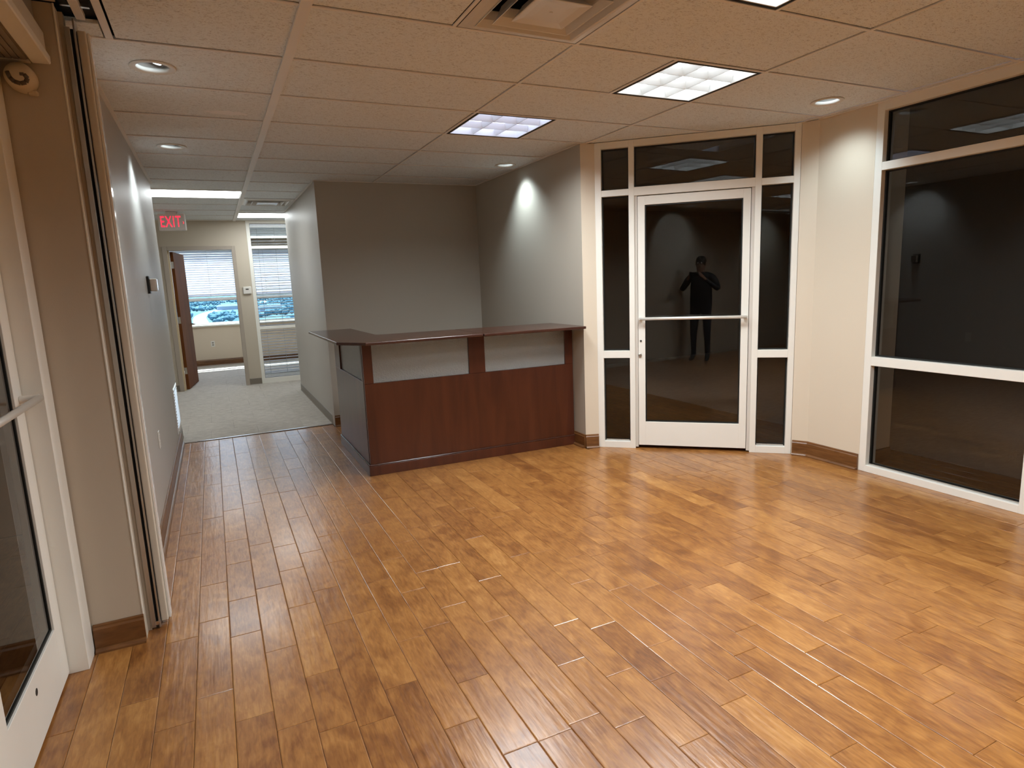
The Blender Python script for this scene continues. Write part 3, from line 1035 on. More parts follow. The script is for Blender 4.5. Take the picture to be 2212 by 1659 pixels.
def pane(root, x0, x1, z0, z1, yg=0.055, m='pane_dark', gk=0.009, depth=0.0, name='window_pane', gd=0.014):
    g = MB()
    for q in ((x0 - .002, x1 + .002, z0 - .002, z0 + gk), (x0 - .002, x1 + .002, z1 - gk, z1 + .002), (x0 - .002, x0 + gk, z0 + gk, z1 - gk), (x1 - gk, x1 + .002, z0 + gk, z1 - gk)):
        g.box(q[0], q[1], yg - gd, yg + gd, q[2], q[3])
    g.build('gasket', 'gasket', root)
    p = MB().add([(x0, yg, z0), (x1, yg, z0), (x1, yg, z1), (x0, yg, z1)], [(0, 1, 2, 3)]).build(name, m, root)
    return p


def glass_leaf(root, xa, xb, z0, z1, gx0, gx1, gz0, gz1, y0=0.012, hinge_left=False, bar=(0.03, 0.03), zb=1.122, locks=True):
    """aluminium door leaf as one part with sub-parts"""
    leaf = bpy.data.objects.new('door_leaf', MB().box(xa, gx0, y0, y0 + 0.045, z0, z1).box(gx1, xb, y0, y0 + 0.045, z0, z1)
                                .box(gx0, gx1, y0, y0 + 0.045, z0, gz0).box(gx0, gx1, y0, y0 + 0.045, gz1, z1).mesh('door_leaf', 'frame_white', 0.0012))
    COL.objects.link(leaf)
    leaf.parent = root
    pane(leaf, gx0, gx1, gz0, gz1, yg=y0 + (0.026 if y0 < 0.05 else 0.012), gd=0.014 if y0 < 0.05 else 0.004)
    b0, b1 = bar
    m = MB().tube((b0, y0 - 0.06, zb), (b1, y0 - 0.06, zb), 0.0125, seg=20)
    m.build('push_bar', 'satin_bar', leaf, smooth=True, label='round satin metal push bar')
    for xx in (b0 + 0.006, b1 - 0.006):
        MB().tube((xx, y0, zb), (xx, y0 - 0.062, zb), 0.014, 0.0155, 16).build('bar_bracket', 'satin_bar', leaf, bevel=0.002)
    return leaf


# door_1: diagonal glass entrance
D0 = Vector((2.50, 1.195, 0)); D1 = Vector((3.66, 0.155, 0))
aD = math.atan2(D1.y - D0.y, D1.x - D0.x)
d1 = empty('door_1', D0, aD, label='white framed glass entrance with sidelights set diagonally in the corner', kind='structure')
WZ = HW
for (a, b) in ((0.0, 0.052), (0.274, 0.318), (1.240, 1.286), (1.512, 1.556)):
    member(d1, 'mullion', a, b, 0.0, WZ)
for (a, b) in ((0.052, 0.274), (0.318, 1.240), (1.286, 1.512)):
    member(d1, 'head_rail', a, b, 2.503, WZ)
for (a, b) in ((0.052, 0.274), (1.286, 1.512)):
    member(d1, 'transom_bar', a, b, 2.127, 2.177)
    member(d1, 'mid_rail', a, b, 0.790, 0.851)
    member(d1, 'sill_rail', a, b, 0.0, 0.058)
    pane(d1, a, b, 2.177, 2.503)
    pane(d1, a, b, 0.851, 2.127)
    pane(d1, a, b, 0.058, 0.790)
    box('sill_stop', 'metal', d1, a + .01, b - .01, 0.036, 0.046, 0.060, 0.070)
member(d1, 'door_header', 0.318, 1.240, 2.119, 2.186, 0.0, 0.11)
pane(d1, 0.318, 1.240, 2.186, 2.503)
member(d1, 'door_jamb', 0.318, 0.342, 0.012, 2.119, 0.012, 0.10, 'frame_inner')
member(d1, 'door_jamb', 1.216, 1.240, 0.012, 2.119, 0.012, 0.10, 'frame_inner')
lf = glass_leaf(d1, 0.345, 1.212, 0.030, 2.112, 0.402, 1.156, 0.236, 2.042, bar=(0.362, 1.192), zb=1.122)
MB().tube((0.366, 0.012, 0.933), (0.366, 0.006, 0.933), 0.009, 0.008, 14).build('lock_cylinder', 'vent_dark', lf, label='small dark screw hole')
MB().tube((0.360, 0.012, 0.812), (0.360, -0.002, 0.812), 0.015, 0.013, 18).build('lock_cylinder', 'steel', lf, bevel=0.002, label='round steel lock cylinder')

# window_1: right glazing, local x runs towards the camera
W1 = empty('window_1', (3.72, -0.39, 0), -math.pi / 2, label='tall white framed window wall on the right looking into a dark lobby', kind='structure')
bays = [0.0, 1.037, 2.08, 3.12, 4.16]
for i, x in enumerate(bays):
    if i == 0:
        member(W1, 'mullion', 0.0, 0.052, 0, WZ)
    else:
        member(W1, 'mullion', x - 0.022, x + 0.026, 0, WZ)
for i in range(4):
    a = 0.052 if i == 0 else bays[i] + 0.026
    b = bays[i + 1] - 0.022
    member(W1, 'head_rail', a, b, 2.496, WZ)
    member(W1, 'transom_bar', a, b, 2.112, 2.166)
    member(W1, 'mid_rail', a, b, 0.782, 0.845)
    member(W1, 'sill_rail', a, b, 0.0, 0.050)
    pane(W1, a, b, 2.166, 2.496)
    pane(W1, a, b, 0.845, 2.112)
    pane(W1, a, b, 0.050, 0.782)
    box('sill_stop', 'metal', W1, a + .01, b - .01, 0.030, 0.041, 0.051, 0.060)
member(W1, 'end_jamb', 4.186, 4.23, 0, WZ)

# door_2: glass door on the left, local x = +Y
W2 = empty('door_2', (-1.045, -0.33, 0), math.pi / 2, label='white framed glass door at the left edge of the photo', kind='structure')
member(W2, 'door_post', -0.128, 0.0, 0.0, 2.336, 0.0, 0.12)
member(W2, 'door_post', -1.17, -1.045, 0.0, 2.336, 0.0, 0.12)
member(W2, 'door_header', -1.045, -0.128, 2.125, 2.336, 0.0, 0.12)
l2 = glass_leaf(W2, -1.040, -0.133, 0.012, 2.118, -0.940, -0.231, 0.247, 2.01, y0=0.066, bar=(-1.0, -0.165), zb=1.122)
MB().tube((-0.543, 0.066, 0.185), (-0.543, 0.0655, 0.185), 0.013, 0.013, 12).build('screw_hole', 'vent_dark', l2, label='small dark hole in the bottom rail')
tag(l2, label='white aluminium leaf with dark glass')

# boxed housing above the left door
hb = empty('overhead_housing', (-1.045, -0.33, 2.336), label='boxed brown overhead housing with pale trim above the left glass door', cat='housing')
box('housing_body', 'housing_panel', hb, -0.11, 0.128, -1.155, -0.003, 0.004, H - 2.336 - 0.002)
box('trim_strip', 'frame_white', hb, 0.100, 0.160, -1.155, -0.003, -0.002, 0.030, bevel=0.004)
box('trim_strip', 'cream_trim', hb, 0.130, 0.150, -1.155, -0.003, 0.032, 0.110, bevel=0.004)
box('trim_strip', 'cream_trim', hb, -0.10, 0.098, -0.030, -0.003, -0.004, 0.003, bevel=0.001)
for k in range(9):
    box('slat', 'housing_panel', hb, -0.095 + k * 0.0212, -0.078 + k * 0.0212, -1.155, -0.034, -0.001, 0.0035)

# round sensor under it
sn = empty('wall_sensor', (-0.979, -0.3205, 2.273), label='round cream twin-lens sensor on the wall below the overhead housing', cat='sensor')
prof = [(0.0005, 0.0), (0.046, 0.0), (0.048, -0.030), (0.047, -0.058), (0.042, -0.072), (0.030, -0.082), (0.014, -0.086), (0.0005, -0.087)]
m = MB().lathe([(r, z) for r, z in prof], seg=28)
m.v = [(x, z, y) for (x, y, z) in m.v]
m.build('sensor_body', 'sensor_cream', sn, smooth=True)
for k in range(4):
    m = MB().lathe([(0.0462 + 0.0012, -0.012 - k * 0.008), (0.0478, -0.014 - k * 0.008), (0.0462, -0.016 - k * 0.008)], seg=28)
    m.v = [(x, z, y) for (x, y, z) in m.v]
    m.build('rib', 'sensor_cream', sn, smooth=True)
pts = [(-0.030, 0.010), (-0.024, -0.010), (-0.014, -0.022), (0.004, -0.027), (0.020, -0.022), (0.026, -0.008), (0.018, 0.004), (0.006, 0.004)]
m = MB()
for i in range(len(pts) - 1):
    m.tube((pts[i][0], -0.0815, pts[i][1] - 0.004), (pts[i + 1][0], -0.0815, pts[i + 1][1] - 0.004), 0.0075, seg=8)
m.build('lens_slot', 'sensor_dark', sn, smooth=True)
box('mount', 'sensor_cream', sn, 0.010, 0.040, -0.03, 0.0, -0.052, -0.036, bevel=0.004)

# sliding panel parked at the wall: steel channel, dark gap, cream stile
sp = empty('sliding_partition', (-0.80, -0.24, 0), label='cream edged sliding panel in a steel channel parked against the left wall', cat='sliding partition')
box('steel_channel', 'steel', sp, -0.040, -0.022, -0.016, 0.07, 0.012, 2.50, bevel=0.001)
box('dark_gap', 'black_gap', sp, -0.022, -0.012, 0.004, 0.07, 0.02, 2.50)
box('chrome_edge', 'steel', sp, -0.012, -0.005, -0.010, 0.07, 0.005, 2.535, bevel=0.001)
box('stile', 'cream_trim', sp, -0.004, 0.026, 0.008, 0.075, 0.022, 2.50, bevel=0.006, seg=3)
box('glossy_edge', 'gloss_white', sp, 0.0262, 0.036, 0.030, 0.078, 0.022, 2.50, bevel=0.003, seg=2)
MB().tube((-0.017, -0.006, 0.03), (-0.017, -0.014, 0.03), 0.009, seg=12).build('roller', 'chrome', sp)
# corner bead beside it
tag(MB().box(-0.858, -0.852, -0.324, -0.318, 0.12, HW).build('trim_3', 'frame_white', bevel=0.001), label='thin pale corner bead on the short wall by the left glass door', kind='structure')

# ------------------------------------------------------------------ reception desk
A0 = Vector((0.549, 1.478, 0)); A1 = Vector((2.388, 1.411, 0))
aA = math.atan2(A1.y - A0.y, A1.x - A0.x)
dk = empty('reception_desk', (0.549, 1.478, 0), 0.0, label='dark cherry L-shaped reception desk with obscured glass panels under its counter', cat='reception desk')
cA, sA = math.cos(aA), math.sin(aA)


def dloc(s, d, z):            # along the front, depth behind it
    return (s * cA - d * sA, s * sA + d * cA, z)


def dbox(name, m, s0, s1, d0, d1, z0, z1, bevel=0.0015, label=None):
    vs = [dloc(s, d, z) for z in (z0, z1) for (s, d) in ((s0, d0), (s1, d0), (s1, d1), (s0, d1))]
    return MB().add(vs, [(0, 3, 2, 1), (4, 5, 6, 7), (0, 1, 5, 4), (1, 2, 6, 5), (2, 3, 7, 6), (3, 0, 4, 7)]).build(name, m, dk, bevel=bevel, label=label)


ZU = 1.052
dbox('front_panel', 'desk_wood', 0.0, 1.832, 0.0, 0.035, 0.004, 0.733)
dbox('upright', 'desk_wood', 0.0, 0.072, 0.0, 0.035, 0.734, ZU)
dbox('upright', 'desk_wood', 0.862, 1.003, 0.0, 0.035, 0.734, ZU)
dbox('upright', 'desk_wood', 1.757, 1.832, 0.0, 0.035, 0.734, ZU)
dbox('glass_panel', 'obscure_glass', 0.073, 0.861, 0.014, 0.020, 0.735, ZU, 0, label='clouded textured glass')
dbox('glass_panel', 'obscure_glass', 1.004, 1.756, 0.014, 0.020, 0.735, ZU, 0, label='clouded textured glass')
dbox('plinth', 'desk_wood', -0.012, 1.836, -0.0135, -0.0005, 0.0005, 0.080, 0.001)
dbox('plinth_cap', 'counter_wood', -0.012, 1.836, -0.0125, -0.0005, 0.0805, 0.090, 0.003)
# side panel towards the corridor (faces -X)
box('side_panel', 'desk_wood', dk, -0.0015, 0.033, 0.037, 1.209, 0.004, 0.746, bevel=0.0015)
box('upright', 'desk_wood', dk, -0.0015, 0.033, 0.037, 0.085, 0.747, ZU, bevel=0.001)
box('upright', 'desk_wood', dk, -0.0015, 0.033, 0.975, 1.209, 0.747, ZU, bevel=0.001)
box('glass_panel', 'obscure_glass', dk, 0.012, 0.018, 0.086, 0.974, 0.748, ZU, label='clouded textured glass')
box('plinth', 'desk_wood', dk, -0.014, -0.002, -0.012, 1.209, 0.0005, 0.080, bevel=0.001)
box('plinth_cap', 'counter_wood', dk, -0.013, -0.002, -0.012, 1.209, 0.0805, 0.090, bevel=0.003)
box('work_surface', 'counter_wood', dk, 0.036, 1.82, 0.045, 0.62, 0.700, 0.728, bevel=0.003).location.y = 0
box('work_surface', 'counter_wood', dk, 0.036, 0.60, 0.622, 1.20, 0.700, 0.728, bevel=0.003)
box('end_support', 'desk_wood', dk, 0.036, 0.60, 1.175, 1.205, 0.004, 0.698, bevel=0.001)
for (s0, s1) in ((0.62, 0.90),):
    pass
# countertops (two pieces meeting at the middle upright)
ox, oy = 0.549, 1.478
P1 = [(0.361, 2.93), (0.361, 1.463), (0.528, 1.232), (1.455, 1.222), (1.455, 1.872), (0.80, 1.915), (0.775, 1.945), (0.764, 2.93)]
P2 = [(1.457, 1.208), (2.372, 1.165), (2.385, 1.225), (2.385, 1.80), (1.457, 1.872)]
for P in (P1, P2):
    MB().prism([(x - ox, y - oy) for x, y in P], 1.053, 1.075).build('countertop', 'counter_wood', dk, bevel=0.005, seg=3)
for q in (0.2, 0.9, 1.7):
    dbox('bracket', 'desk_wood', q, q + 0.02, -0.12, -0.002, 1.028, 1.0525, 0.002) if False else None

# ------------------------------------------------------------------ far end: doorway, sidelight, office window
d3 = empty('door_3', (0, FY, 0), 0.0, label='taupe cased office doorway with its brown wooden door standing open', kind='structure')
box('casing', 'casing_taupe', d3, -1.024, -0.960, -0.018, -0.0005, 0, 2.175, bevel=0.003)
box('casing', 'casing_taupe', d3, -0.085, -0.028, -0.018, -0.0005, 0, 2.175, bevel=0.003)
box('casing', 'casing_taupe', d3, -0.960, -0.085, -0.018, -0.0005, 2.118, 2.175, bevel=0.003)
box('jamb', 'casing_taupe', d3, -1.019, -0.966, 0.0, 0.125, 0, 2.120)
box('jamb', 'casing_taupe', d3, -0.082, -0.031, 0.0, 0.125, 0, 2.120)
box('jamb', 'casing_taupe', d3, -0.966, -0.082, 0.0, 0.125, 2.120, 2.168)
box('door_stop', 'jamb_tan', d3, -0.966, -0.938, 0.060, 0.160, 0, 2.120, bevel=0.002)
leaf = box('door_leaf', 'door_wood', d3, 0, 0.875, 0.0, 0.044, 0.012, 2.105, bevel=0.002, label='brown wooden door leaf')
leaf.location = (-0.892, 0.128, 0)
leaf.rotation_euler = (0, 0, math.radians(82.5))
for z in (0.25, 1.03, 1.86):
    box('hinge', 'steel', leaf, -0.003, 0.0, 0.006, 0.040, z, z + 0.1)
MB().tube((0.815, -0.002, 0.98), (0.815, -0.055, 0.98), 0.012).tube((0.815, -0.052, 0.98), (0.70, -0.052, 0.98), 0.010).build('lever_handle', 'steel', leaf, smooth=True)

# sidelight beside the doorway
w2 = empty('window_2', (0.155, FY, 0), 0.0, label='tall cream framed sidelight with blinds beside the office doorway', kind='structure')
member(w2, 'mullion', 0.0, 0.052, 0.0, WZ, -0.004, 0.10, 'frame_white')
member(w2, 'mullion', 1.14, 1.193, 0.0, WZ, -0.004, 0.10, 'frame_white')
for (a, b, nm) in ((2.51, WZ, 'head_rail'), (2.127, 2.172, 'transom_bar'), (0.868, 0.918, 'mid_rail'), (0.0, 0.088, 'sill_rail')):
    member(w2, nm, 0.052, 1.14, a, b, -0.004, 0.10, 'frame_white')
for (a, b) in ((2.172, 2.51), (0.918, 2.127), (0.088, 0.868)):
    pane(w2, 0.052, 1.14, a, b, yg=0.03, m='pane_clear', gk=0.004)

# exterior window of the office
w3 = empty('window_3', (-1.25, OY, 0), 0.0, label='wide white exterior window at the back of the far office', kind='structure')
member(w3, 'sill_board', 0.0, 3.2, 0.80, 0.830, -0.05, 0.15, 'frame_white')
member(w3, 'head_rail', 0.0, 3.2, 2.31, 2.36, 0.02, 0.12, 'frame_white')
member(w3, 'bottom_rail', 0.05, 3.15, 0.831, 0.872, 0.04, 0.12, 'frame_white')
member(w3, 'mid_rail', 0.05, 3.15, 1.315, 1.372, 0.03, 0.12, 'frame_inner')
for (a, b) in ((0.0, 0.05), (1.50, 1.56), (3.15, 3.2)):
    member(w3, 'mullion', a, b, 0.831, 2.31, 0.03, 0.12, 'frame_white')
for (a, b) in ((0.05, 1.50), (1.56, 3.15)):
    for (c, d) in ((0.872, 1.315), (1.372, 2.31)):
        pane(w3, a, b, c, d, yg=0.08, m='pane_tinted', gk=0.006)


# blinds
def blind(name, x0, x1, y, ztop, zbot, pitch, width, tilt, label, cords, rail=True, gap_at=None):
    t = empty(name, ((x0 + x1) / 2, y, 0), 0, label=label, cat='blind')
    hw = (x1 - x0) / 2
    box('headrail', 'blind_white', t, -hw, hw, -0.028, 0.028, ztop - 0.045, ztop - 0.002, bevel=0.002)
    # curved slat mesh shared by every slat
    m = MB()
    c, s = math.cos(tilt), math.sin(tilt)
    prof = []
    for k in range(5):
        u = -1 + k * 0.5
        yy_, zz_ = u * width / 2, 0.003 * (1 - u * u)
        prof.append((yy_ * c - zz_ * s, yy_ * s + zz_ * c))
    low = [(a, b - 0.0026) for a, b in prof][::-1]
    pr = prof + low
    n_ = len(pr)
    m.add([(-hw + .004, a, b) for a, b in pr] + [(hw - .004, a, b) for a, b in pr],
          [(i, (i + 1) % n_, n_ + (i + 1) % n_, n_ + i) for i in range(n_)] + [tuple(range(n_)), tuple(range(2 * n_ - 1, n_ - 1, -1))])
    me = m.mesh('slat', 'blind_slat')
    z = ztop - 0.065
    while z > zbot + 0.03:
        o = bpy.data.objects.new('slat', me)
        COL.objects.link(o)
        o.parent = t
        o.location = (0, 0, z)
        z -= pitch
    box('bottom_rail', 'blind_white', t, -hw, hw, -0.025, 0.025, zbot, zbot + 0.022, bevel=0.003)
    for cx in cords:
        MB().tube((cx, -width / 2 - 0.003, zbot + 0.01), (cx, -width / 2 - 0.003, ztop - 0.05), 0.0022, seg=6).build('ladder_cord', 'cord', t)
    return t


blind('window_blind', -1.24, 0.26, OY - 0.075, 2.345, 1.400, 0.0445, 0.052, math.radians(-44), 'white slatted blind half lowered over the office window seen through the doorway', (-0.48, 0.05, 0.5))
blind('window_blind', 0.30, 1.93, OY - 0.075, 2.345, 1.400, 0.0445, 0.052, math.radians(-44), 'white slatted blind half lowered over the office window seen through the sidelight', (-0.5, 0.0, 0.55))
blind('sidelight_blind', 0.215, 1.285, FY + 0.16, 2.50, 0.125, 0.0445, 0.05, math.radians(9), 'full-length white slatted blind with open slats behind the sidelight', (-0.44, -0.18, 0.3))

# ------------------------------------------------------------------ small things on walls
ex = empty('exit_sign', (-0.80, 6.28, H), math.radians(-14), label='grey exit sign with glowing red letters hung from the corridor ceiling', cat='exit sign')
box('canopy', 'exit_body', ex, -0.07, 0.07, -0.03, 0.03, -0.035, -0.004, bevel=0.004)
box('sign_body', 'exit_body', ex, -0.165, 0.165, -0.028, 0.028, -0.245, -0.030, bevel=0.008, seg=2)


def text(name, s, size, loc, rot, m, parent, ext=0.001, sx=1.0):
    cu = bpy.data.curves.new(name, 'FONT')
    cu.body = s
    cu.size = size
    cu.extrude = ext
    cu.offset = 0.001
    cu.space_character = 1.12
    cu.align_x = 'CENTER'
    cu.align_y = 'CENTER'
    to = bpy.data.objects.new(name + '_tmp', cu)
    me = bpy.data.meshes.new_from_object(to)
    me.materials.clear(); me.materials.append(M[m])
    o = bpy.data.objects.new(name, me)
    COL.objects.link(o)
    o.parent = parent
    o.location = loc
    o.rotation_euler = rot
    o.scale = (sx, 1, 1)
    bpy.data.objects.remove(to)
    return o


text('exit_lettering', 'EXIT', 0.205, (-0.012, -0.0295, -0.138), (math.pi / 2, 0, 0), 'exit_red', ex, sx=0.56)
MB().add([(0.138, -0.0295, -0.128), (0.154, -0.0295, -0.148), (0.138, -0.0295, -0.168), (0.138, -0.0295, -0.158), (0.145, -0.0295, -0.148), (0.138, -0.0295, -0.138)],
         [(0, 5, 4, 1), (1, 4, 3, 2)]).build('chevron', 'exit_red', ex)

rd = empty('access_reader', (XL, 2.17, 1.555), label='black backed control box with pale cover on the left corridor wall', cat='control box')
box('back_plate', 'black_plastic', rd, 0.0005, 0.018, -0.05, 0.05, -0.065, 0.065, bevel=0.003)
box('cover', 'plate_white', rd, 0.018, 0.062, -0.030, 0.045, -0.048, 0.045, bevel=0.004)
box('face_strip', 'chrome', rd, 0.0622, 0.066, -0.026, 0.041, -0.042, 0.040, bevel=0.001)

ol = empty('wall_outlet', (XL, 1.44, 0.515), label='white electrical outlet low on the left corridor wall', cat='outlet')
box('plate', 'plate_white', ol, 0.0005, 0.006, -0.036, 0.036, -0.058, 0.058, bevel=0.002)
box('socket', 'plate_white', ol, 0.006, 0.0085, -0.017, 0.017, 0.008, 0.036, bevel=0.001)
box('socket', 'plate_white', ol, 0.006, 0.0085, -0.017, 0.017, -0.036, -0.008, bevel=0.001)

gp = empty('wall_grille', (XL, 3.50, 0.385), label='low white return grille at the far end of the left wall reflecting daylight', cat='grille')
box('grille_frame', 'gloss_white', gp, 0.0005, 0.010, -0.26, 0.26, -0.215, 0.215, bevel=0.002)
for k in range(14):
    z = -0.18 + k * 0.0277
    MB().add([(0.010, -0.235, z), (0.015, -0.235, z + 0.020), (0.015, 0.235, z + 0.020), (0.010, 0.235, z), (0.010, -0.235, z + 0.021), (0.010, 0.235, z + 0.021)],
             [(0, 1, 2, 3), (1, 4, 5, 2), (0, 4, 1), (3, 2, 5)]).build('louver_blade', 'gloss_white', gp)

th = empty('thermostat', (0.078, FY, 1.492), label='white square thermostat on the pier beside the sidelight', cat='thermostat')
box('case', 'plate_white', th, -0.062, 0.062, -0.028, -0.0005, -0.058, 0.058, bevel=0.012, seg=3)
box('display', 'vent_dark', th, -0.022, 0.022, -0.0295, -0.028, 0.008, 0.026, bevel=0.0005)

oo = empty('wall_outlet', (-0.51, OY, 0.44), label='pale electrical outlet on the office wall under the window', cat='outlet')
box('plate', 'plate_white', oo, -0.036, 0.036, -0.006, -0.0005, -0.058, 0.058, bevel=0.002)
box('socket', 'cove_base', oo, -0.017, 0.017, -0.008, -0.006, 0.008, 0.034)
box('socket', 'cove_base', oo, -0.017, 0.017, -0.008, -0.006, -0.034, -0.008)

# ------------------------------------------------------------------ outdoors: suburb far below the office window, haze put into its colours
mat('hazed_ground', (0.07, 0.12, 0.135), 0.95, spec=0.0, var=0.25, vscale=0.01)  # pale blue-green tint carries the distance haze
mat('hazed_trees', (0.085, 0.17, 0.20), 0.95, spec=0.0, var=0.4, vscale=0.02)
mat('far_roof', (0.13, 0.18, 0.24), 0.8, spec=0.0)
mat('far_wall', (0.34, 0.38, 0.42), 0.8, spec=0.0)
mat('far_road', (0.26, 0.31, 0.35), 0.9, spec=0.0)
GZ = -24.0
tag(MB().add([(-4000, 40, GZ), (4000, 40, GZ), (4000, 8000, GZ), (-4000, 8000, GZ)], [(0, 1, 2, 3)]).build('ground', 'hazed_ground'), label='ground far below the office window, tinted pale for haze', kind='structure')
rng = random.Random(5)
ico = bmesh.new(); bmesh.ops.create_icosphere(ico, subdivisions=1, radius=1.0)
iv = [tuple(v.co) for v in ico.verts]; iff = [tuple(v.index for v in f.verts) for f in ico.faces]; ico.free()
HOUSES = [(-62, 760), (-30, 620), (66, 840), (24, 1000), (105, 700)]
tm = MB()
for k in range(15000):
    y = 380 + 2600 * rng.random() ** 1.2
    x = rng.uniform(-0.55, 0.45) * y
    road = 0.10 * y - 40 + 25 * math.sin(y / 190.0)
    if abs(x - road + 30) < 9: continue
    if noise.noise(Vector((x * 0.010, y * 0.006, 1.3))) < -0.22: continue
    if any((x - q[0]) ** 2 + (y - q[1]) ** 2 < 30 ** 2 for q in HOUSES): continue
    r = rng.uniform(1.8, 3.8)
    hgt = rng.uniform(0.7, 1.1) * r
    tm.add([(x + a * r * rng.uniform(.85, 1.1), y + b * r, GZ + hgt * 0.9 + c * hgt * rng.uniform(.85, 1.1)) for a, b, c in iv], iff)
o = tm.build('trees', 'hazed_trees')
tag(o, label='treetops tinted blue-green for haze, seen below the office blind', cat='trees', kind='stuff')
m = MB()
pv = None
for k in range(60):
    y = 150 + k * 50
    x = 0.10 * y - 70 + 25 * math.sin(y / 190.0)
    if pv: m.add([(pv[0] - 6, pv[1], GZ + .2), (pv[0] + 6, pv[1], GZ + .2), (x + 6, y, GZ + .2), (x - 6, y, GZ + .2)], [(0, 1, 2, 3)])
    pv = (x, y)
tag(m.build('road', 'far_road'), label='pale road winding between the distant trees', kind='structure')
for i, (x, y, wx, wy, hh, lb) in enumerate([(-62, 760, 26, 14, 5, 'distant long pale building with a blue-grey roof, left of the road'),
                                            (-30, 620, 18, 10, 4, 'distant pale building with a blue-grey roof nearest the office window'),
                                            (66, 840, 30, 14, 5, 'distant pale building with a blue-grey roof, right of the road'),
                                            (24, 1000, 36, 14, 5, 'distant pale building with a blue-grey roof farthest away'),
                                            (105, 700, 20, 12, 4, 'distant pale building seen through the sidelight')]):
    b = empty('house', (x, y, GZ), rng.uniform(-.3, .3), label=lb, cat='building', group='distant pale buildings')
    box('walls', 'far_wall', b, -wx / 2, wx / 2, -wy / 2, wy / 2, 0, hh)
    MB().add([(-wx / 2 - 1, -wy / 2 - 1, hh), (wx / 2 + 1, -wy / 2 - 1, hh), (wx / 2 + 1, wy / 2 + 1, hh), (-wx / 2 - 1, wy / 2 + 1, hh), (-wx / 2 + 3, 0, hh + 3), (wx / 2 - 3, 0, hh + 3)],
             [(0, 1, 5, 4), (1, 2, 5), (2, 3, 4, 5), (3, 0, 4), (0, 3, 2, 1)]).build('roof', 'far_roof', b)

# ------------------------------------------------------------------ the photographer, mirrored faintly in the dark glass
FACE = Vector((math.sin(0.449), math.cos(0.449), 0))
pr = empty('person', (cam.location.x - FACE.x * 0.42, cam.location.y - FACE.y * 0.42, 0), -0.449,
           label='person in dark clothes holding up a phone, mirrored faintly in the entrance glass', cat='person')


def skin_mesh(name, joints, edges, radii, levels=2):
    me = bpy.data.meshes.new(name)
    me.from_pydata(joints, edges, [])
    o = bpy.data.objects.new(name, me)
    COL.objects.link(o)
    sk = o.modifiers.new('skin', 'SKIN')
    sk.use_smooth_shade = True
    lay = me.skin_vertices[0] if me.skin_vertices else None
    if lay is None:
        bm = bmesh.new(); bm.from_mesh(me); bm.verts.layers.skin.verify(); bm.to_mesh(me); bm.free()
        lay = me.skin_vertices[0]
    for i, rr in enumerate(radii):
        a, b = rr if isinstance(rr, tuple) else (rr, rr)
        lay.data[i].radius = (a, b)
        lay.data[i].use_root = (i == 0)
    sb = o.modifiers.new('sub', 'SUBSURF')
    sb.levels = sb.render_levels = levels
    bpy.context.view_layer.update()
    dg = bpy.context.evaluated_depsgraph_get()
    out = bpy.data.meshes.new_from_object(o.evaluated_get(dg))
    bpy.data.objects.remove(o)
    for p in out.polygons: p.use_smooth = True
    return out


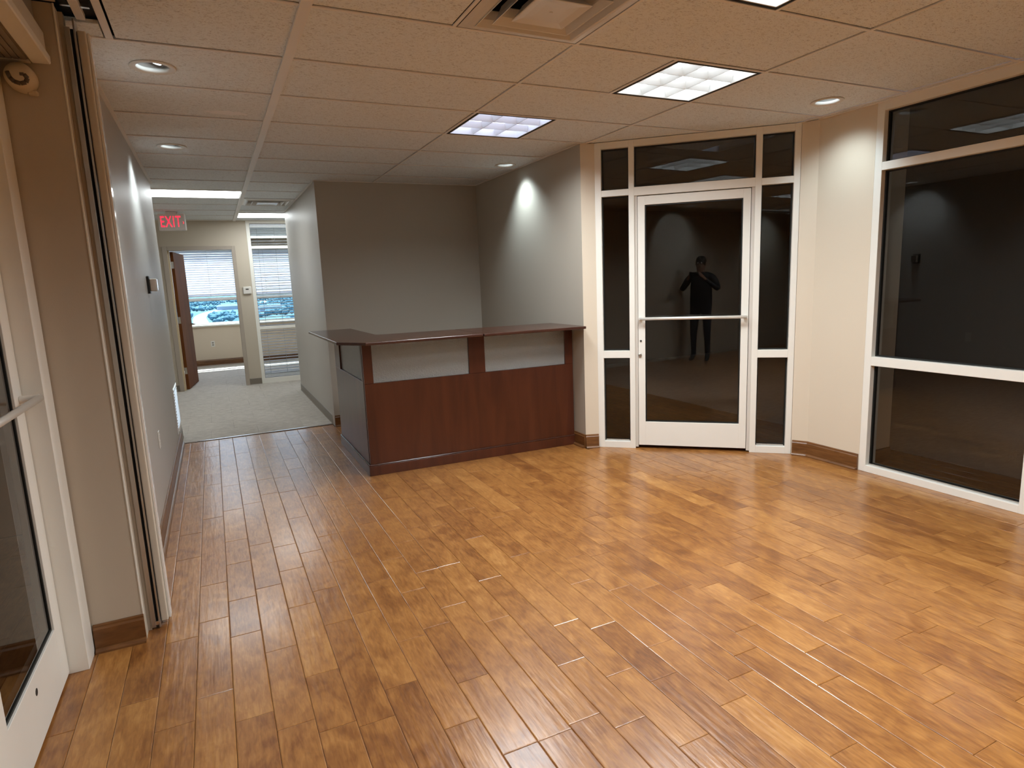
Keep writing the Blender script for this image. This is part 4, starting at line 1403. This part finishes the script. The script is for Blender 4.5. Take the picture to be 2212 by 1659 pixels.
J = [(0, 0, 0.95), (0, -0.01, 1.12), (0, 0.0, 1.30), (0, 0.0, 1.43), (0, 0.015, 1.50), (0, 0.03, 1.57), (0, 0.035, 1.66)]
Rr = [(0.19, 0.13), (0.19, 0.135), (0.20, 0.14), (0.13, 0.10), 0.060, (0.078, 0.085), (0.082, 0.095)]
Ed = [(0, 1), (1, 2), (2, 3), (3, 4), (4, 5), (5, 6)]
for sx in (-1, 1):
    b = len(J)
    J += [(sx * 0.10, 0.0, 0.88), (sx * 0.115, 0.02, 0.50), (sx * 0.12, -0.01, 0.10), (sx * 0.13, 0.05, 0.035), (sx * 0.14, 0.16, 0.028)]
    Rr += [0.095, 0.062, 0.042, 0.038, 0.03]
    Ed += [(0, b), (b, b + 1), (b + 1, b + 2), (b + 2, b + 3), (b + 3, b + 4)]
    b = len(J)
    J += [(sx * 0.20, 0.0, 1.40), (sx * 0.31, 0.07, 1.20), (sx * 0.135, 0.28, 1.385), (sx * 0.095, 0.335, 1.435)]
    Rr += [0.068, 0.052, 0.030, (0.030, 0.018)]
    Ed += [(3, b), (b, b + 1), (b + 1, b + 2), (b + 2, b + 3)]
    for k, (dz, ln) in enumerate(((0.030, 0.075), (0.012, 0.085), (-0.006, 0.080), (-0.022, 0.065))):
        c = len(J)
        J += [(sx * 0.090, 0.352, 1.448 + dz), (sx * 0.082, 0.378, 1.462 + dz * 1.1), (sx * (0.082 - ln * 0.35), 0.3895, 1.472 + dz * 1.1)]
        Rr += [0.0095, 0.0085, 0.007]
        Ed += [(b + 3, c), (c, c + 1), (c + 1, c + 2)]
    c = len(J)
    J += [(sx * 0.075, 0.340, 1.470), (sx * 0.055, 0.352, 1.492)]
    Rr += [0.011, 0.009]
    Ed += [(b + 3, c), (c, c + 1)]
body = skin_mesh('body', J, Ed, Rr)
for n_ in ('person_cloth', 'trouser', 'skin', 'gasket'):
    body.materials.append(M[n_])
for p in body.polygons:
    c = p.center
    if c.z < 0.075: p.material_index = 3
    elif c.z < 0.96 and c.y < 0.2: p.material_index = 1
    elif c.z > 1.495 and c.y < 0.25: p.material_index = 2
    elif c.y > 0.29: p.material_index = 2
    else: p.material_index = 0
bo = bpy.data.objects.new('body', body)
COL.objects.link(bo)
bo.parent = pr
m = MB().lathe([(0.0005, 0.105), (0.045, 0.098), (0.078, 0.065), (0.090, 0.02), (0.086, -0.03), (0.074, -0.055)], c=(0, 0.018, 1.655), seg=20)
m.build('hair', 'hair', pr, smooth=True)
MB().add([(0, 0.118, 1.60), (-0.014, 0.112, 1.595), (0.014, 0.112, 1.595), (0, 0.145, 1.602), (0, 0.118, 1.645)], [(1, 2, 3), (1, 3, 4), (2, 4, 3)]).build('nose', 'skin', pr, smooth=True)
for sx in (-1, 1):
    MB().lathe([(0.0005, -0.010), (0.009, -0.006), (0.011, 0), (0.009, 0.006), (0.0005, 0.010)], c=(sx * 0.030, 0.110, 1.645), seg=12).build('eye', 'plate_white', pr, smooth=True)
    MB().lathe([(0.0005, -0.030), (0.012, -0.018), (0.014, 0.004), (0.012, 0.022), (0.0005, 0.030)], c=(sx * 0.083, 0.03, 1.63), seg=12).build('ear', 'skin', pr, smooth=True)
box('mouth', 'sensor_dark', pr, -0.022, 0.022, 0.105, 0.116, 1.568, 1.574, bevel=0.002)
ph = empty('phone', (cam.location.x - FACE.x * 0.004, cam.location.y - FACE.y * 0.004, cam.location.z - 0.02), -0.449,
           label='dark phone held up in both hands, mirrored faintly in the entrance glass', cat='phone')
box('phone_body', 'black_plastic', ph, -0.074, 0.074, -0.008, 0.0, -0.036, 0.036, bevel=0.003)
box('phone_screen', 'gasket', ph, -0.070, 0.070, -0.0086, -0.0081, -0.032, 0.032)
